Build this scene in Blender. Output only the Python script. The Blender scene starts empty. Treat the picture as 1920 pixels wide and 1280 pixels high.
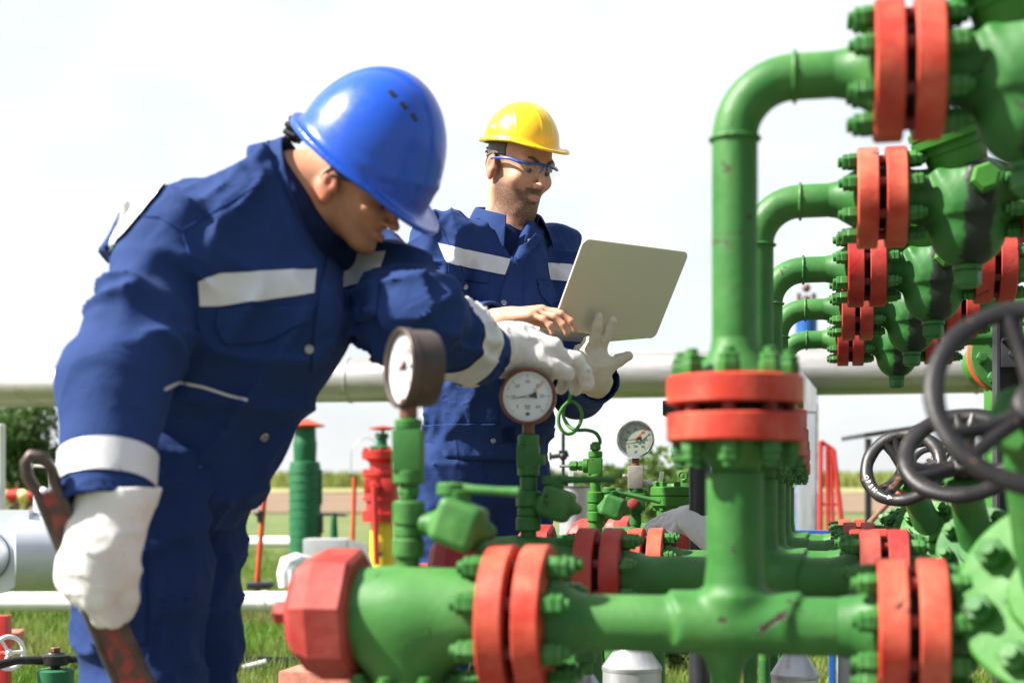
import bpy, bmesh, math, random
import numpy as np
from mathutils import Vector, Matrix
from mathutils.bvhtree import BVHTree
R = math.radians
rnd = random.Random(7)
nrs = np.random.RandomState(11)
scene = bpy.context.scene
COL = scene.collection

# ---------------------------------------------------------------- camera
H, F, PX0, PY0 = 0.80, 2667.0, 960.0, 930.0        # eye height, focal length in px of a 1920 wide frame, horizon
cam_d = bpy.data.cameras.new('camera'); cam = bpy.data.objects.new('camera', cam_d); COL.objects.link(cam)
cam.location = (0, 0, H); cam.rotation_euler = (R(90), 0, 0)
cam_d.sensor_width = 36; cam_d.lens = 36*F/1920; cam_d.shift_y = 290/1920
cam_d.clip_start = .05; cam_d.clip_end = 3000
cam_d.dof.use_dof = True; cam_d.dof.focus_distance = 3.72; cam_d.dof.aperture_fstop = 3.3
scene.camera = cam
# ---------------------------------------------------------------- sky, sun, exposure
SUN = Vector((-.70, -.14, .70)).normalized()
world = bpy.data.worlds.new('World'); scene.world = world; world.use_nodes = True
wt = world.node_tree; wn = wt.nodes; wl = wt.links
bg = wn['Background']; sky = wn.new('ShaderNodeTexSky'); sky.sky_type = 'NISHITA'; sky.sun_disc = False
sky.sun_elevation = math.asin(SUN.z); sky.sun_rotation = math.atan2(SUN.x, SUN.y)
sky.dust_density = 3.0; sky.air_density = 1.0; sky.altitude = 100
tc = wn.new('ShaderNodeTexCoord'); mp = wn.new('ShaderNodeMapping'); mp.inputs['Scale'].default_value = (1, 1, 2.2)
nz = wn.new('ShaderNodeTexNoise'); nz.inputs['Scale'].default_value = 2.6; nz.inputs['Detail'].default_value = 7; nz.inputs['Roughness'].default_value = .55
cr = wn.new('ShaderNodeValToRGB'); cr.color_ramp.elements[0].position = .30; cr.color_ramp.elements[1].position = .62
cr.color_ramp.elements[0].color = (.54, .54, .54, 1); cr.color_ramp.elements[1].color = (.95, .95, .95, 1)
mx = wn.new('ShaderNodeMix'); mx.data_type = 'RGBA'
wl.new(tc.outputs['Generated'], mp.inputs['Vector']); wl.new(mp.outputs[0], nz.inputs['Vector']); wl.new(nz.outputs[0], cr.inputs[0])
dp = wn.new('ShaderNodeVectorMath'); dp.operation = 'DOT_PRODUCT'; dp.inputs[1].default_value = Vector((-.45, .85, .25)).normalized(); wl.new(tc.outputs['Generated'], dp.inputs[0])
dm = wn.new('ShaderNodeMapRange'); dm.inputs['From Min'].default_value = -.7; dm.inputs['From Max'].default_value = .55; dm.inputs['To Min'].default_value = .25; wl.new(dp.outputs['Value'], dm.inputs['Value'])
fm = wn.new('ShaderNodeMath'); fm.operation = 'MULTIPLY'; wl.new(cr.outputs[0], fm.inputs[0]); wl.new(dm.outputs[0], fm.inputs[1])
wl.new(fm.outputs[0], mx.inputs[0]); wl.new(sky.outputs[0], mx.inputs[6]); mx.inputs[7].default_value = (6.6, 6.75, 6.95, 1)
wl.new(mx.outputs[2], bg.inputs['Color']); bg.inputs['Strength'].default_value = .058
sl = bpy.data.lights.new('sun', 'SUN'); sun = bpy.data.objects.new('sun', sl); COL.objects.link(sun)
sl.energy = 4.6; sl.angle = R(1.2); sl.color = (1, .95, .87)
sun.rotation_euler = (-SUN).to_track_quat('-Z', 'Y').to_euler()
vs = scene.view_settings; vs.view_transform = 'Standard'; vs.look = 'None'; vs.exposure = 1.60; vs.gamma = 1; vs.use_curve_mapping = False
scene.cycles.max_bounces = 8; scene.cycles.caustics_reflective = False; scene.cycles.caustics_refractive = False
scene.cycles.use_denoising = True

def at(px, py, Y):
    """point at depth Y that the photograph shows at pixel (px, py)"""
    return Vector(((px-PX0)*Y/F, Y, H+(PY0-py)*Y/F))

# ---------------------------------------------------------------- materials
def newmat(name):
    m = bpy.data.materials.new(name); m.use_nodes = True
    return m, m.node_tree.nodes, m.node_tree.links, m.node_tree.nodes['Principled BSDF']
def rgb(c): return (c[0], c[1], c[2], 1)
def noise(n, l, vec, scale, detail=4, rough=.55, dist=0):
    t = n.new('ShaderNodeTexNoise'); t.inputs['Scale'].default_value = scale; t.inputs['Detail'].default_value = detail
    t.inputs['Roughness'].default_value = rough; t.inputs['Distortion'].default_value = dist
    if vec is not None: l.new(vec, t.inputs['Vector'])
    return t.outputs[0]
def ramp(n, l, val, p0, p1, c0=(0, 0, 0), c1=(1, 1, 1)):
    r = n.new('ShaderNodeValToRGB'); e = r.color_ramp.elements
    e[0].position = p0; e[1].position = p1; e[0].color = rgb(c0); e[1].color = rgb(c1)
    l.new(val, r.inputs[0]); return r.outputs[0]
def mixc(n, l, fac, a, b):
    m = n.new('ShaderNodeMix'); m.data_type = 'RGBA'
    if isinstance(fac, (int, float)): m.inputs[0].default_value = fac
    else: l.new(fac, m.inputs[0])
    for i, v in ((6, a), (7, b)):
        if isinstance(v, tuple): m.inputs[i].default_value = rgb(v)
        else: l.new(v, m.inputs[i])
    return m.outputs[2]
def bump(n, l, b, val, strength=.3, dist=.002, chain=None):
    u = n.new('ShaderNodeBump'); u.inputs['Strength'].default_value = strength; u.inputs['Distance'].default_value = dist
    l.new(val, u.inputs['Height'])
    if chain is not None: l.new(chain, u.inputs['Normal'])
    l.new(u.outputs[0], b.inputs['Normal']); return u.outputs[0]
def vec_obj(n, l):
    """object coordinates, shifted for every object so that copies do not repeat"""
    t = n.new('ShaderNodeTexCoord'); o = n.new('ShaderNodeObjectInfo'); m = n.new('ShaderNodeVectorMath'); m.operation = 'MULTIPLY_ADD'
    c = n.new('ShaderNodeCombineXYZ')
    for i in range(3): l.new(o.outputs['Random'], c.inputs[i])
    l.new(c.outputs[0], m.inputs[0]); m.inputs[1].default_value = (7, 11, 5); l.new(t.outputs['Object'], m.inputs[2])
    return m.outputs[0]
def paint(name, base, fade, rust=(.030, .018, .013), rough=.48, chip=.66, fadeamt=(.45, .75), bumpy=.25, grime=(.02, .022, .02), edge=True):
    m, n, l, b = newmat(name); v = vec_obj(n, l)
    c = mixc(n, l, ramp(n, l, noise(n, l, v, 9, 5, .6), fadeamt[0], fadeamt[1]), base, fade)
    g = ramp(n, l, noise(n, l, v, 5.5, 6, .7, .6), .52, .74)
    c = mixc(n, l, g, c, tuple(.68*x+.32*y for x, y in zip(base, grime)))
    ch = ramp(n, l, noise(n, l, v, 17, 7, .68, .5), chip, chip+.02)
    c = mixc(n, l, ch, c, rust)
    if edge:
        ge = n.new('ShaderNodeNewGeometry')
        mul = n.new('ShaderNodeMath'); mul.operation = 'MULTIPLY_ADD'; mul.inputs[1].default_value = .28; l.new(noise(n, l, v, 60, 3), mul.inputs[0]); l.new(ge.outputs['Pointiness'], mul.inputs[2])
        c = mixc(n, l, ramp(n, l, mul.outputs[0], .80, .86), c, rust)
    l.new(c, b.inputs['Base Color'])
    rr = ramp(n, l, noise(n, l, v, 14, 4), .3, .75, (rough-.1,)*3, (rough+.2,)*3); l.new(rr, b.inputs['Roughness'])
    b.inputs['Specular IOR Level'].default_value = .32
    k = bump(n, l, b, noise(n, l, v, 45, 5, .6), bumpy, .003); k = bump(n, l, b, ch, .5, -.0012, k); bump(n, l, b, noise(n, l, v, 11, 3, .5, 1.), .22, .008, k)
    return m
def plain(name, c, rough=.5, metal=0., var=.12, scale=12, bmp=.15, spec=.5):
    m, n, l, b = newmat(name); v = vec_obj(n, l)
    x = noise(n, l, v, scale, 5, .6)
    l.new(mixc(n, l, ramp(n, l, x, .3, .7), tuple(q*(1-var) for q in c), tuple(min(1, q*(1+var)) for q in c)), b.inputs['Base Color'])
    l.new(ramp(n, l, x, .25, .75, (max(0, rough-.07),)*3, (rough+.08,)*3), b.inputs['Roughness'])
    b.inputs['Metallic'].default_value = metal; b.inputs['Specular IOR Level'].default_value = spec
    if bmp: bump(n, l, b, noise(n, l, v, scale*4, 4), bmp, .002)
    return m
M = {}
M['green'] = paint('green_paint', (.027, .130, .024), (.065, .190, .042), chip=.645)
M['green_pale'] = paint('green_painted_sunlight', (.045, .170, .035), (.095, .225, .065), chip=.66)  # lighter green copy: sunlit brightness painted into the nearest tee body
M['green_dark'] = paint('green_paint_aged', (.024, .125, .024), (.045, .160, .036), chip=.64)
M['green_lime'] = paint('green_paint_fresh', (.032, .155, .015), (.055, .185, .03), chip=.66)
def strainer_mat():
    m = M['green_dark'].copy(); m.name = 'green_oil_stained'; n = m.node_tree.nodes; l = m.node_tree.links; b = n['Principled BSDF']; old = b.inputs['Base Color'].links[0].from_socket
    t = n.new('ShaderNodeTexCoord'); sp = n.new('ShaderNodeSeparateXYZ'); l.new(t.outputs['Object'], sp.inputs[0])
    w = noise(n, l, t.outputs['Object'], 28, 5, .65)
    a = n.new('ShaderNodeMath'); a.operation = 'SUBTRACT'; l.new(sp.outputs[0], a.inputs[0]); a.inputs[1].default_value = .012; ab = n.new('ShaderNodeMath'); ab.operation = 'ABSOLUTE'; l.new(a.outputs[0], ab.inputs[0])
    s2 = n.new('ShaderNodeMath'); s2.operation = 'MULTIPLY_ADD'; l.new(w, s2.inputs[0]); s2.inputs[1].default_value = -.045; l.new(ab.outputs[0], s2.inputs[2])
    f = ramp(n, l, s2.outputs[0], 0, .006, (1, 1, 1), (0, 0, 0)); g = ramp(n, l, sp.outputs[1], 0, .01, (1, 1, 1), (0, 0, 0)); h = n.new('ShaderNodeMath'); h.operation = 'MULTIPLY'; l.new(f, h.inputs[0]); l.new(g, h.inputs[1])
    l.new(mixc(n, l, h.outputs[0], old, (.012, .020, .012)), b.inputs['Base Color']); return m
M['green_stain'] = strainer_mat()
M['green_far'] = paint('green_tower_paint', (.010, .105, .040), (.018, .13, .05), chip=.72)
M['red'] = paint('red_paint', (.32, .014, .012), (.44, .075, .05), chip=.65, fadeamt=(.40, .70))
M['orange'] = paint('orange_red_paint', (.40, .030, .016), (.54, .13, .075), chip=.655, fadeamt=(.42, .7))
M['rustred'] = paint('red_cap_paint', (.29, .022, .020), (.36, .075, .055), rust=(.16, .04, .03), chip=.70, fadeamt=(.4, .68), rough=.55)
M['stud'] = paint('stud_paint', (.16, .02, .018), (.24, .04, .03), chip=.6)
M['gasket'] = plain('black_gasket', (.012, .010, .010), .8)
M['black'] = paint('black_cast_iron', (.011, .010, .011), (.026, .024, .024), rust=(.12, .06, .035), chip=.63, rough=.40, grime=(.03, .025, .02))
M['blacksteel'] = plain('black_steel', (.018, .019, .024), .45, .0, .3)
M['steel'] = plain('dull_steel', (.42, .39, .36), .35, .9, .2)
M['chrome'] = plain('chrome', (.75, .75, .76), .14, 1., .05, bmp=0)
M['rustcase'] = plain('rusty_brown_case', (.13, .045, .022), .5, .0, .4, 25, .3)
M['darkcase'] = plain('dark_gauge_case', (.055, .038, .032), .42, .2, .4, 20, .25)
M['dial'] = plain('white_dial', (.80, .81, .80), .35, 0, .02, bmp=0)
M['dialgreen'] = plain('pale_green_dial', (.50, .56, .44), .35, 0, .03, bmp=0)
M['ink'] = plain('black_ink', (.015, .017, .03), .5, bmp=0)
M['inkgrey'] = plain('grey_ink', (.10, .11, .13), .5, bmp=0)
M['inkred'] = plain('red_pointer', (.65, .03, .025), .4, bmp=0)
M['inkpink'] = plain('faded_red_pointer', (.75, .40, .36), .4, bmp=0)
M['inkblue'] = plain('blue_ink', (.10, .30, .62), .6, bmp=0)
M['whitepaint'] = plain('white_lettering', (.80, .80, .78), .5, bmp=0)
M['greyblock'] = paint('grey_block_paint', (.27, .245, .215), (.33, .30, .265), chip=.66, rough=.5)
M['white'] = plain('white_pipe_paint', (.72, .72, .72), .38, 0, .06, 5, .05)
M['whitebox'] = plain('white_clad_metal', (.62, .65, .70), .36, .25, .06, 5, .04)
M['yellow'] = plain('yellow_paint', (.72, .52, .02), .45, 0, .1)
M['cream'] = plain('cream_yellow_paint', (.72, .62, .25), .5)
M['blue'] = plain('blue_steel_paint', (.012, .085, .34), .42, 0, .2)
M['plainred'] = plain('bright_red_paint', (.46, .022, .018), .42, 0, .15)
M['plainorange'] = plain('orange_red_steel', (.52, .06, .02), .42, 0, .15)
M['brick'] = plain('brick_red', (.40, .15, .10), .85, 0, .3, 20, .6)
M['stone'] = plain('pale_rubble', (.5, .44, .37), .9, 0, .3, 14, .6)
M['greypanel'] = plain('grey_panel', (.42, .43, .45), .5, .2, .08)

def clad(name, c, rough, streak, axis):
    """aluminium cladding with brushed, weathered bands"""
    m, n, l, b = newmat(name); t = n.new('ShaderNodeTexCoord'); mp = n.new('ShaderNodeMapping')
    s = [3, 3, 3]; s[axis] = .35; mp.inputs['Scale'].default_value = s
    l.new(t.outputs['Object'], mp.inputs[0])
    a = noise(n, l, mp.outputs[0], streak, 6, .65)
    s2 = noise(n, l, t.outputs['Object'], 7, 6, .7)
    c1 = mixc(n, l, ramp(n, l, a, .35, .7), tuple(q*.82 for q in c), tuple(min(1, q*1.1) for q in c))
    c1 = mixc(n, l, ramp(n, l, s2, .60, .75), c1, (c[0]*.62, c[1]*.52, c[2]*.42))
    l.new(c1, b.inputs['Base Color']); b.inputs['Metallic'].default_value = .7
    l.new(ramp(n, l, a, .3, .7, (rough-.08,)*3, (rough+.12,)*3), b.inputs['Roughness'])
    bump(n, l, b, noise(n, l, mp.outputs[0], streak*3, 4), .12, .004)
    return m
M['clad'] = clad('weathered_aluminium', (.43, .42, .40), .42, 6, 0)
M['cladv'] = clad('aluminium_jacket', (.50, .51, .53), .40, 6, 2)

# ---------------------------------------------------------------- mesh helpers
def mesh_from(name, V, Fc, smooth=True, sharp=35):
    me = bpy.data.meshes.new(name); me.from_pydata([tuple(v) for v in V], [], Fc); me.validate(); me.update()
    if smooth:
        me.shade_smooth()
        if sharp is not None: me.set_sharp_from_angle(angle=R(sharp))
    return me
def link(name, me, mat=None, parent=None, loc=None):
    o = bpy.data.objects.new(name, me); COL.objects.link(o)
    if mat is not None and me is not None and not me.materials: me.materials.append(mat)
    if parent is not None: o.parent = parent
    if loc is not None: o.location = loc
    return o
def tag(o, label=None, cat=None, group=None, kind=None):
    if label: o['label'] = label
    if cat: o['category'] = cat
    if group: o['group'] = group
    if kind: o['kind'] = kind
    return o
def empty(name, loc, rz=0, label=None, cat=None, group=None):
    o = bpy.data.objects.new(name, None); COL.objects.link(o); o.location = loc; o.rotation_euler = (0, 0, rz); o.empty_display_size = .05
    return tag(o, label, cat, group)
def frame(axis):
    a = Vector(axis).normalized(); t = Vector((0, 0, 1)) if abs(a.z) < .9 else Vector((1, 0, 0))
    x = t.cross(a).normalized(); y = a.cross(x)
    return x, y, a
class MB:
    def __init__(s): s.v = []; s.f = []
    def add(s, V, Fc):
        k = len(s.v); s.v += [Vector(p) for p in V]; s.f += [tuple(i+k for i in f) for f in Fc]; return s
    def ring_stack(s, rings, cap0=True, cap1=True, closed=True):
        n = len(rings[0]); V = [p for r in rings for p in r]; Fc = []
        for i in range(len(rings)-1):
            for j in range(n if closed else n-1):
                k = (j+1) % n; Fc.append((i*n+j, i*n+k, (i+1)*n+k, (i+1)*n+j))
        if cap0: Fc.append(tuple(range(n-1, -1, -1)))
        if cap1: Fc.append(tuple((len(rings)-1)*n+j for j in range(n)))
        return s.add(V, Fc)
    def lathe(s, o, axis, prof, n=32, rot=0, cap0=True, cap1=True):
        """prof: list of (distance along axis, radius)"""
        x, y, a = frame(axis); o = Vector(o); rings = []
        for (t, r) in prof:
            r = max(r, 1e-5)
            rings.append([o+a*t+(x*math.cos(rot+2*math.pi*j/n)+y*math.sin(rot+2*math.pi*j/n))*r for j in range(n)])
        return s.ring_stack(rings, cap0, cap1)
    def cyl(s, p, q, r, r2=None, n=20, bev=0, rot=0):
        p, q = Vector(p), Vector(q); L = (q-p).length; r2 = r if r2 is None else r2
        pr = [(0, r), (L, r2)] if not bev else [(0, r-bev), (bev, r), (L-bev, r2), (L, r2-bev)]
        return s.lathe(p, q-p, pr, n, rot)
    def tube(s, pts, r, n=12, cap=True, closed=False):
        pts = [Vector(p) for p in pts]; rr = r if isinstance(r, (list, tuple)) else [r]*len(pts)
        rings = []; N = len(pts); up = None
        for i in range(N):
            if closed: d = pts[(i+1) % N]-pts[i-1]
            else: d = pts[min(i+1, N-1)]-pts[max(i-1, 0)]
            d.normalize()
            if up is None: x, y, _ = frame(d)
            else:
                x = up-d*up.dot(d); x.normalize(); y = d.cross(x)
            up = x
            rings.append([pts[i]+(x*math.cos(2*math.pi*j/n)+y*math.sin(2*math.pi*j/n))*rr[i] for j in range(n)])
        if closed: rings.append(rings[0]); cap = False
        return s.ring_stack(rings, cap, cap)
    def torus(s, o, axis, Rr, r, n=40, m=10):
        x, y, a = frame(axis); o = Vector(o)
        return s.tube([o+(x*math.cos(2*math.pi*j/n)+y*math.sin(2*math.pi*j/n))*Rr for j in range(n)], r, m, closed=True)
    def box(s, lo, hi, M3=None, bev=0):
        x0, y0, z0 = lo; x1, y1, z1 = hi
        V = [Vector(p) for p in ((x0, y0, z0), (x1, y0, z0), (x1, y1, z0), (x0, y1, z0), (x0, y0, z1), (x1, y0, z1), (x1, y1, z1), (x0, y1, z1))]
        Fc = [(0, 3, 2, 1), (4, 5, 6, 7), (0, 1, 5, 4), (1, 2, 6, 5), (2, 3, 7, 6), (3, 0, 4, 7)]
        if bev:
            bm = bmesh.new(); vs_ = [bm.verts.new(p) for p in V]
            for f in Fc: bm.faces.new([vs_[i] for i in f])
            bmesh.ops.bevel(bm, geom=bm.edges[:], offset=bev, segments=2, profile=.6, affect='EDGES'); bm.verts.index_update()
            V = [v.co.copy() for v in bm.verts]; Fc = [tuple(v.index for v in f.verts) for f in bm.faces]; bm.free()
        if M3 is not None: V = [M3 @ p for p in V]
        return s.add(V, Fc)
    def prism(s, pts, axis_vec, bev=0):
        """closed outline of 3-D points swept along axis_vec"""
        a = Vector(axis_vec); P0 = [Vector(p) for p in pts]; n = len(P0)
        return s.add(P0+[p+a for p in P0], [tuple(range(n-1, -1, -1)), tuple(range(n, 2*n))]+[(i, (i+1) % n, n+(i+1) % n, n+i) for i in range(n)])
    def sphere(s, o, r, n=20, m=12):
        o = Vector(o); rr = r if isinstance(r, (tuple, list)) else (r, r, r)
        rings = []
        for i in range(m+1):
            th = math.pi*i/m; k = max(math.sin(th), 1e-4)
            rings.append([o+Vector((rr[0]*k*math.cos(2*math.pi*j/n), rr[1]*k*math.sin(2*math.pi*j/n), rr[2]*math.cos(th))) for j in range(n)])
        return s.ring_stack(rings[::-1])
    def mesh(s, name, sharp=35): 
        bm = bmesh.new(); me = mesh_from(name, s.v, s.f, True, None); bm.from_mesh(me); bmesh.ops.recalc_face_normals(bm, faces=bm.faces); bm.to_mesh(me); bm.free()
        me.shade_smooth(); me.set_sharp_from_angle(angle=R(sharp)); return me
    def build(s, name, mat, parent=None, sharp=35, loc=None): return link(name, s.mesh(name, sharp), mat, parent, loc)
def copy_tree(o, parent=None):
    c = o.copy(); COL.objects.link(c)
    if parent is not None: c.parent = parent
    for ch in list(o.children): copy_tree(ch, c)
    return c
def text_mesh(s, size, M4, name='lettering', mat=None, parent=None, depth=.0002, align='CENTER', sx=1):
    cu = bpy.data.curves.new(name, 'FONT'); cu.body = s; cu.size = size; cu.align_x = align; cu.align_y = 'CENTER'; cu.extrude = depth; cu.resolution_u = 2
    t = bpy.data.objects.new(name, cu); COL.objects.link(t); dg = bpy.context.evaluated_depsgraph_get()
    me = bpy.data.meshes.new_from_object(t.evaluated_get(dg)); bpy.data.objects.remove(t); bpy.data.curves.remove(cu)
    me.transform(Matrix.Diagonal((sx, 1, 1, 1))); me.transform(M4)
    if parent is None and name is None: return me
    return link(name, me, mat, parent)

# ---------------------------------------------------------------- distance-field sculpting (numpy)
_T = nrs.rand(32, 32, 32).astype(np.float32)
def vnoise(P):
    i = np.floor(P).astype(np.int32); f = (P-i).astype(np.float32); f = f*f*(3-2*f); i0 = i & 31; i1 = (i+1) & 31
    x0, y0, z0 = i0[:, 0], i0[:, 1], i0[:, 2]; x1, y1, z1 = i1[:, 0], i1[:, 1], i1[:, 2]; fx, fy, fz = f[:, 0], f[:, 1], f[:, 2]
    a = _T[x0, y0, z0]*(1-fx)+_T[x1, y0, z0]*fx; b = _T[x0, y1, z0]*(1-fx)+_T[x1, y1, z0]*fx
    c = _T[x0, y0, z1]*(1-fx)+_T[x1, y0, z1]*fx; d = _T[x0, y1, z1]*(1-fx)+_T[x1, y1, z1]*fx
    return (a*(1-fy)+b*fy)*(1-fz)+(c*(1-fy)+d*fy)*fz
def A3(p): return np.array(p, dtype=np.float32)
def cone(P, a, b, ra, rb, flat=None, k=1.0):
    """tapered capsule; flat = direction squeezed by factor k"""
    a, b = A3(a), A3(b); q = P-a; ab = b-a
    if flat is not None:
        n = A3(flat); n = n/np.linalg.norm(n); q = q+np.outer(q@n, n)*(k-1); ab = ab+n*(ab@n)*(k-1)
    t = np.clip((q@ab)/max(ab@ab, 1e-9), 0, 1)
    return np.linalg.norm(q-t[:, None]*ab, axis=1)-(ra+t*(rb-ra))
def ell(P, c, r, Rm=None):
    q = P-A3(c)
    if Rm is not None: q = q@Rm
    r = A3(r); k0 = np.linalg.norm(q/r, axis=1); k1 = np.linalg.norm(q/(r*r), axis=1)
    return np.where(k1 > 1e-9, k0*(k0-1)/np.maximum(k1, 1e-9), -r.min())
def smin(a, b, k):
    h = np.maximum(k-np.abs(a-b), 0)/k; return np.minimum(a, b)-h*h*k*.25
def smax(a, b, k): return -smin(-a, -b, k)
def ridge(n): return 1-np.abs(2*n-1)
def sdf_surface(f, lo, hi, h, blk=4):
    """surface nets of f<0 on a sparse grid; returns vertices, quads"""
    lo, hi = A3(lo), A3(hi); nc = np.ceil((hi-lo)/(h*blk)).astype(int)+1
    ci = np.stack(np.meshgrid(*[np.arange(k) for k in nc], indexing='ij'), -1).reshape(-1, 3)
    def ev(P):
        out = np.empty(len(P), np.float32)
        for i in range(0, len(P), 200000): out[i:i+200000] = f(P[i:i+200000])
        return out
    dc = ev((lo+(ci+.5)*h*blk-.5*h).astype(np.float32))
    near = np.abs(dc) < h*blk*1.5
    D = np.repeat(np.repeat(np.repeat(dc.reshape(nc), blk, 0), blk, 1), blk, 2)
    off = np.stack(np.meshgrid(*[np.arange(blk)]*3, indexing='ij'), -1).reshape(-1, 3)
    fi = (ci[near][:, None, :]*blk+off[None]).reshape(-1, 3)
    D[fi[:, 0], fi[:, 1], fi[:, 2]] = ev((lo+fi*h).astype(np.float32))
    S = D < 0
    cs = [S[i:S.shape[0]-1+i, j:S.shape[1]-1+j, k:S.shape[2]-1+k] for i in (0, 1) for j in (0, 1) for k in (0, 1)]
    allin = cs[0].copy(); anyin = cs[0].copy()
    for c in cs[1:]: allin &= c; anyin |= c
    cell = np.argwhere(anyin & ~allin)
    idx = -np.ones(allin.shape, np.int32); idx[cell[:, 0], cell[:, 1], cell[:, 2]] = np.arange(len(cell))
    acc = np.zeros((len(cell), 3)); cnt = np.zeros(len(cell))
    cor = [(i, j, k) for i in (0, 1) for j in (0, 1) for k in (0, 1)]
    val = {c: D[cell[:, 0]+c[0], cell[:, 1]+c[1], cell[:, 2]+c[2]] for c in cor}
    for c in cor:
        for ax in range(3):
            if c[ax] == 0:
                e = list(c); e[ax] = 1; e = tuple(e); va, vb = val[c], val[e]; m = (va < 0) != (vb < 0)
                t = np.where(m, va/np.where(m, va-vb, 1), 0); p = np.tile(np.array(c, float), (len(cell), 1)); p[:, ax] += t
                acc[m] += p[m]; cnt[m] += 1
    V = lo+(cell+acc/np.maximum(cnt, 1)[:, None])*h
    Q = []
    for ax in range(3):
        o1, o2 = [(1, 2), (2, 0), (0, 1)][ax]
        sl_ = [slice(1, -1)]*3; sl_[ax] = slice(0, -1)
        A = S[tuple(sl_)]; s2 = list(sl_); s2[ax] = slice(1, None); B = S[tuple(s2)]
        e = np.argwhere(A != B); 
        if not len(e): continue
        ins = A[e[:, 0], e[:, 1], e[:, 2]]
        e = e+np.array([1 if i != ax else 0 for i in range(3)])
        u1 = np.zeros(3, int); u1[o1] = 1; u2 = np.zeros(3, int); u2[o2] = 1
        ids = [idx[tuple((e-d).T)] for d in (u1+u2, u2, 0*u1, u1)]
        q = np.stack(ids, 1); q[~ins] = q[~ins][:, ::-1]; Q.append(q)
    Q = np.concatenate(Q); Q = Q[(Q >= 0).all(1)]
    return V, Q
def np_mesh(name, V, Q):
    me = bpy.data.meshes.new(name); k = Q.shape[1]
    me.vertices.add(len(V)); me.vertices.foreach_set('co', np.asarray(V, np.float32).ravel())
    me.loops.add(Q.size); me.loops.foreach_set('vertex_index', Q.astype(np.int32).ravel())
    me.polygons.add(len(Q)); me.polygons.foreach_set('loop_start', np.arange(0, Q.size, k, dtype=np.int32))
    me.update(calc_edges=True); me.validate(); return me
def sdf_mesh(name, f, lo, hi, h, relax=1):
    V, Q = sdf_surface(f, lo, hi, h)
    for _ in range(relax):
        s = np.zeros_like(V); c = np.zeros(len(V))
        for i in range(4):
            np.add.at(s, Q[:, i], V[Q[:, (i+1) % 4]]+V[Q[:, i-1]]); np.add.at(c, Q[:, i], 2)
        V = V*.5+.5*s/np.maximum(c, 1)[:, None]
    me = np_mesh(name, V, Q); me.shade_smooth(); return me
def bounds(pts, pad): 
    a = np.array([tuple(p) for p in pts]); return a.min(0)-pad, a.max(0)+pad
# ================================================================ SETTING: ground, field, grass, trees
def ground_mat():
    m, n, l, b = newmat('turf_soil'); t = n.new('ShaderNodeTexCoord'); v = t.outputs['Object']
    a = noise(n, l, v, .35, 6, .6); c = noise(n, l, v, 3.5, 6, .7)
    c1 = mixc(n, l, ramp(n, l, a, .35, .65), (.055, .12, .016), (.14, .16, .045))
    c1 = mixc(n, l, ramp(n, l, c, .52, .72), c1, (.20, .17, .085))
    l.new(c1, b.inputs['Base Color']); b.inputs['Roughness'].default_value = .95
    bump(n, l, b, noise(n, l, v, 30, 5, .7), .8, .03); return m
def pad_mat():
    return plain('added_bounce_pad', (.13, .13, .105), .95, 0, .3, 20, .6)
def field_mat(name, c0, c1, c2, s):
    m, n, l, b = newmat(name); t = n.new('ShaderNodeTexCoord'); mp = n.new('ShaderNodeMapping'); mp.inputs['Scale'].default_value = (.25, 1, 1)
    l.new(t.outputs['Object'], mp.inputs[0]); a = noise(n, l, mp.outputs[0], s, 7, .7); d = noise(n, l, mp.outputs[0], s*6, 5, .7)
    k = mixc(n, l, ramp(n, l, a, .35, .65), c0, c1); k = mixc(n, l, ramp(n, l, d, .5, .75), k, c2)
    l.new(k, b.inputs['Base Color']); b.inputs['Roughness'].default_value = .95; bump(n, l, b, d, .8, .2); return m
def terrain_z(y):
    if y < 60: return 0.0
    if y < 150: return 1.15*((y-60)/90)**1.5
    return 1.15+(y-150)*.0178
def sheet(name, x0, x1, y0, y1, nx, ny, mat, dz=0, jit=0):
    V = []; Fc = []
    for j in range(ny+1):
        y = y0+(y1-y0)*(j/ny)**1.6 if y1-y0 > 200 else y0+(y1-y0)*j/ny
        for i in range(nx+1):
            x = x0+(x1-x0)*i/nx; V.append((x, y, terrain_z(y)+dz+(rnd.uniform(-jit, jit) if jit else 0)))
    for j in range(ny):
        for i in range(nx): k = j*(nx+1)+i; Fc.append((k, k+1, k+nx+2, k+nx+1))
    return tag(link(name, mesh_from(name, V, Fc), mat), kind='structure')
sheet('ground', -1200, 1200, -60, 2400, 60, 80, ground_mat())
sheet('added_bounce_pad', -4, 6, -6, 5.15, 8, 8, pad_mat(), .004)  # unseen sheet added under camera and rows to neutralise bounce from the grass
sheet('field', -260, 260, 64, 148, 60, 24, field_mat('ploughed_soil', (.16, .10, .062), (.22, .15, .095), (.12, .085, .05), .5), .06, .06)
sheet('field', -260, 260, 148.2, 185, 60, 8, field_mat('dry_stubble', (.30, .25, .12), (.26, .27, .10), (.20, .22, .08), .6), .08, .06)
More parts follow.
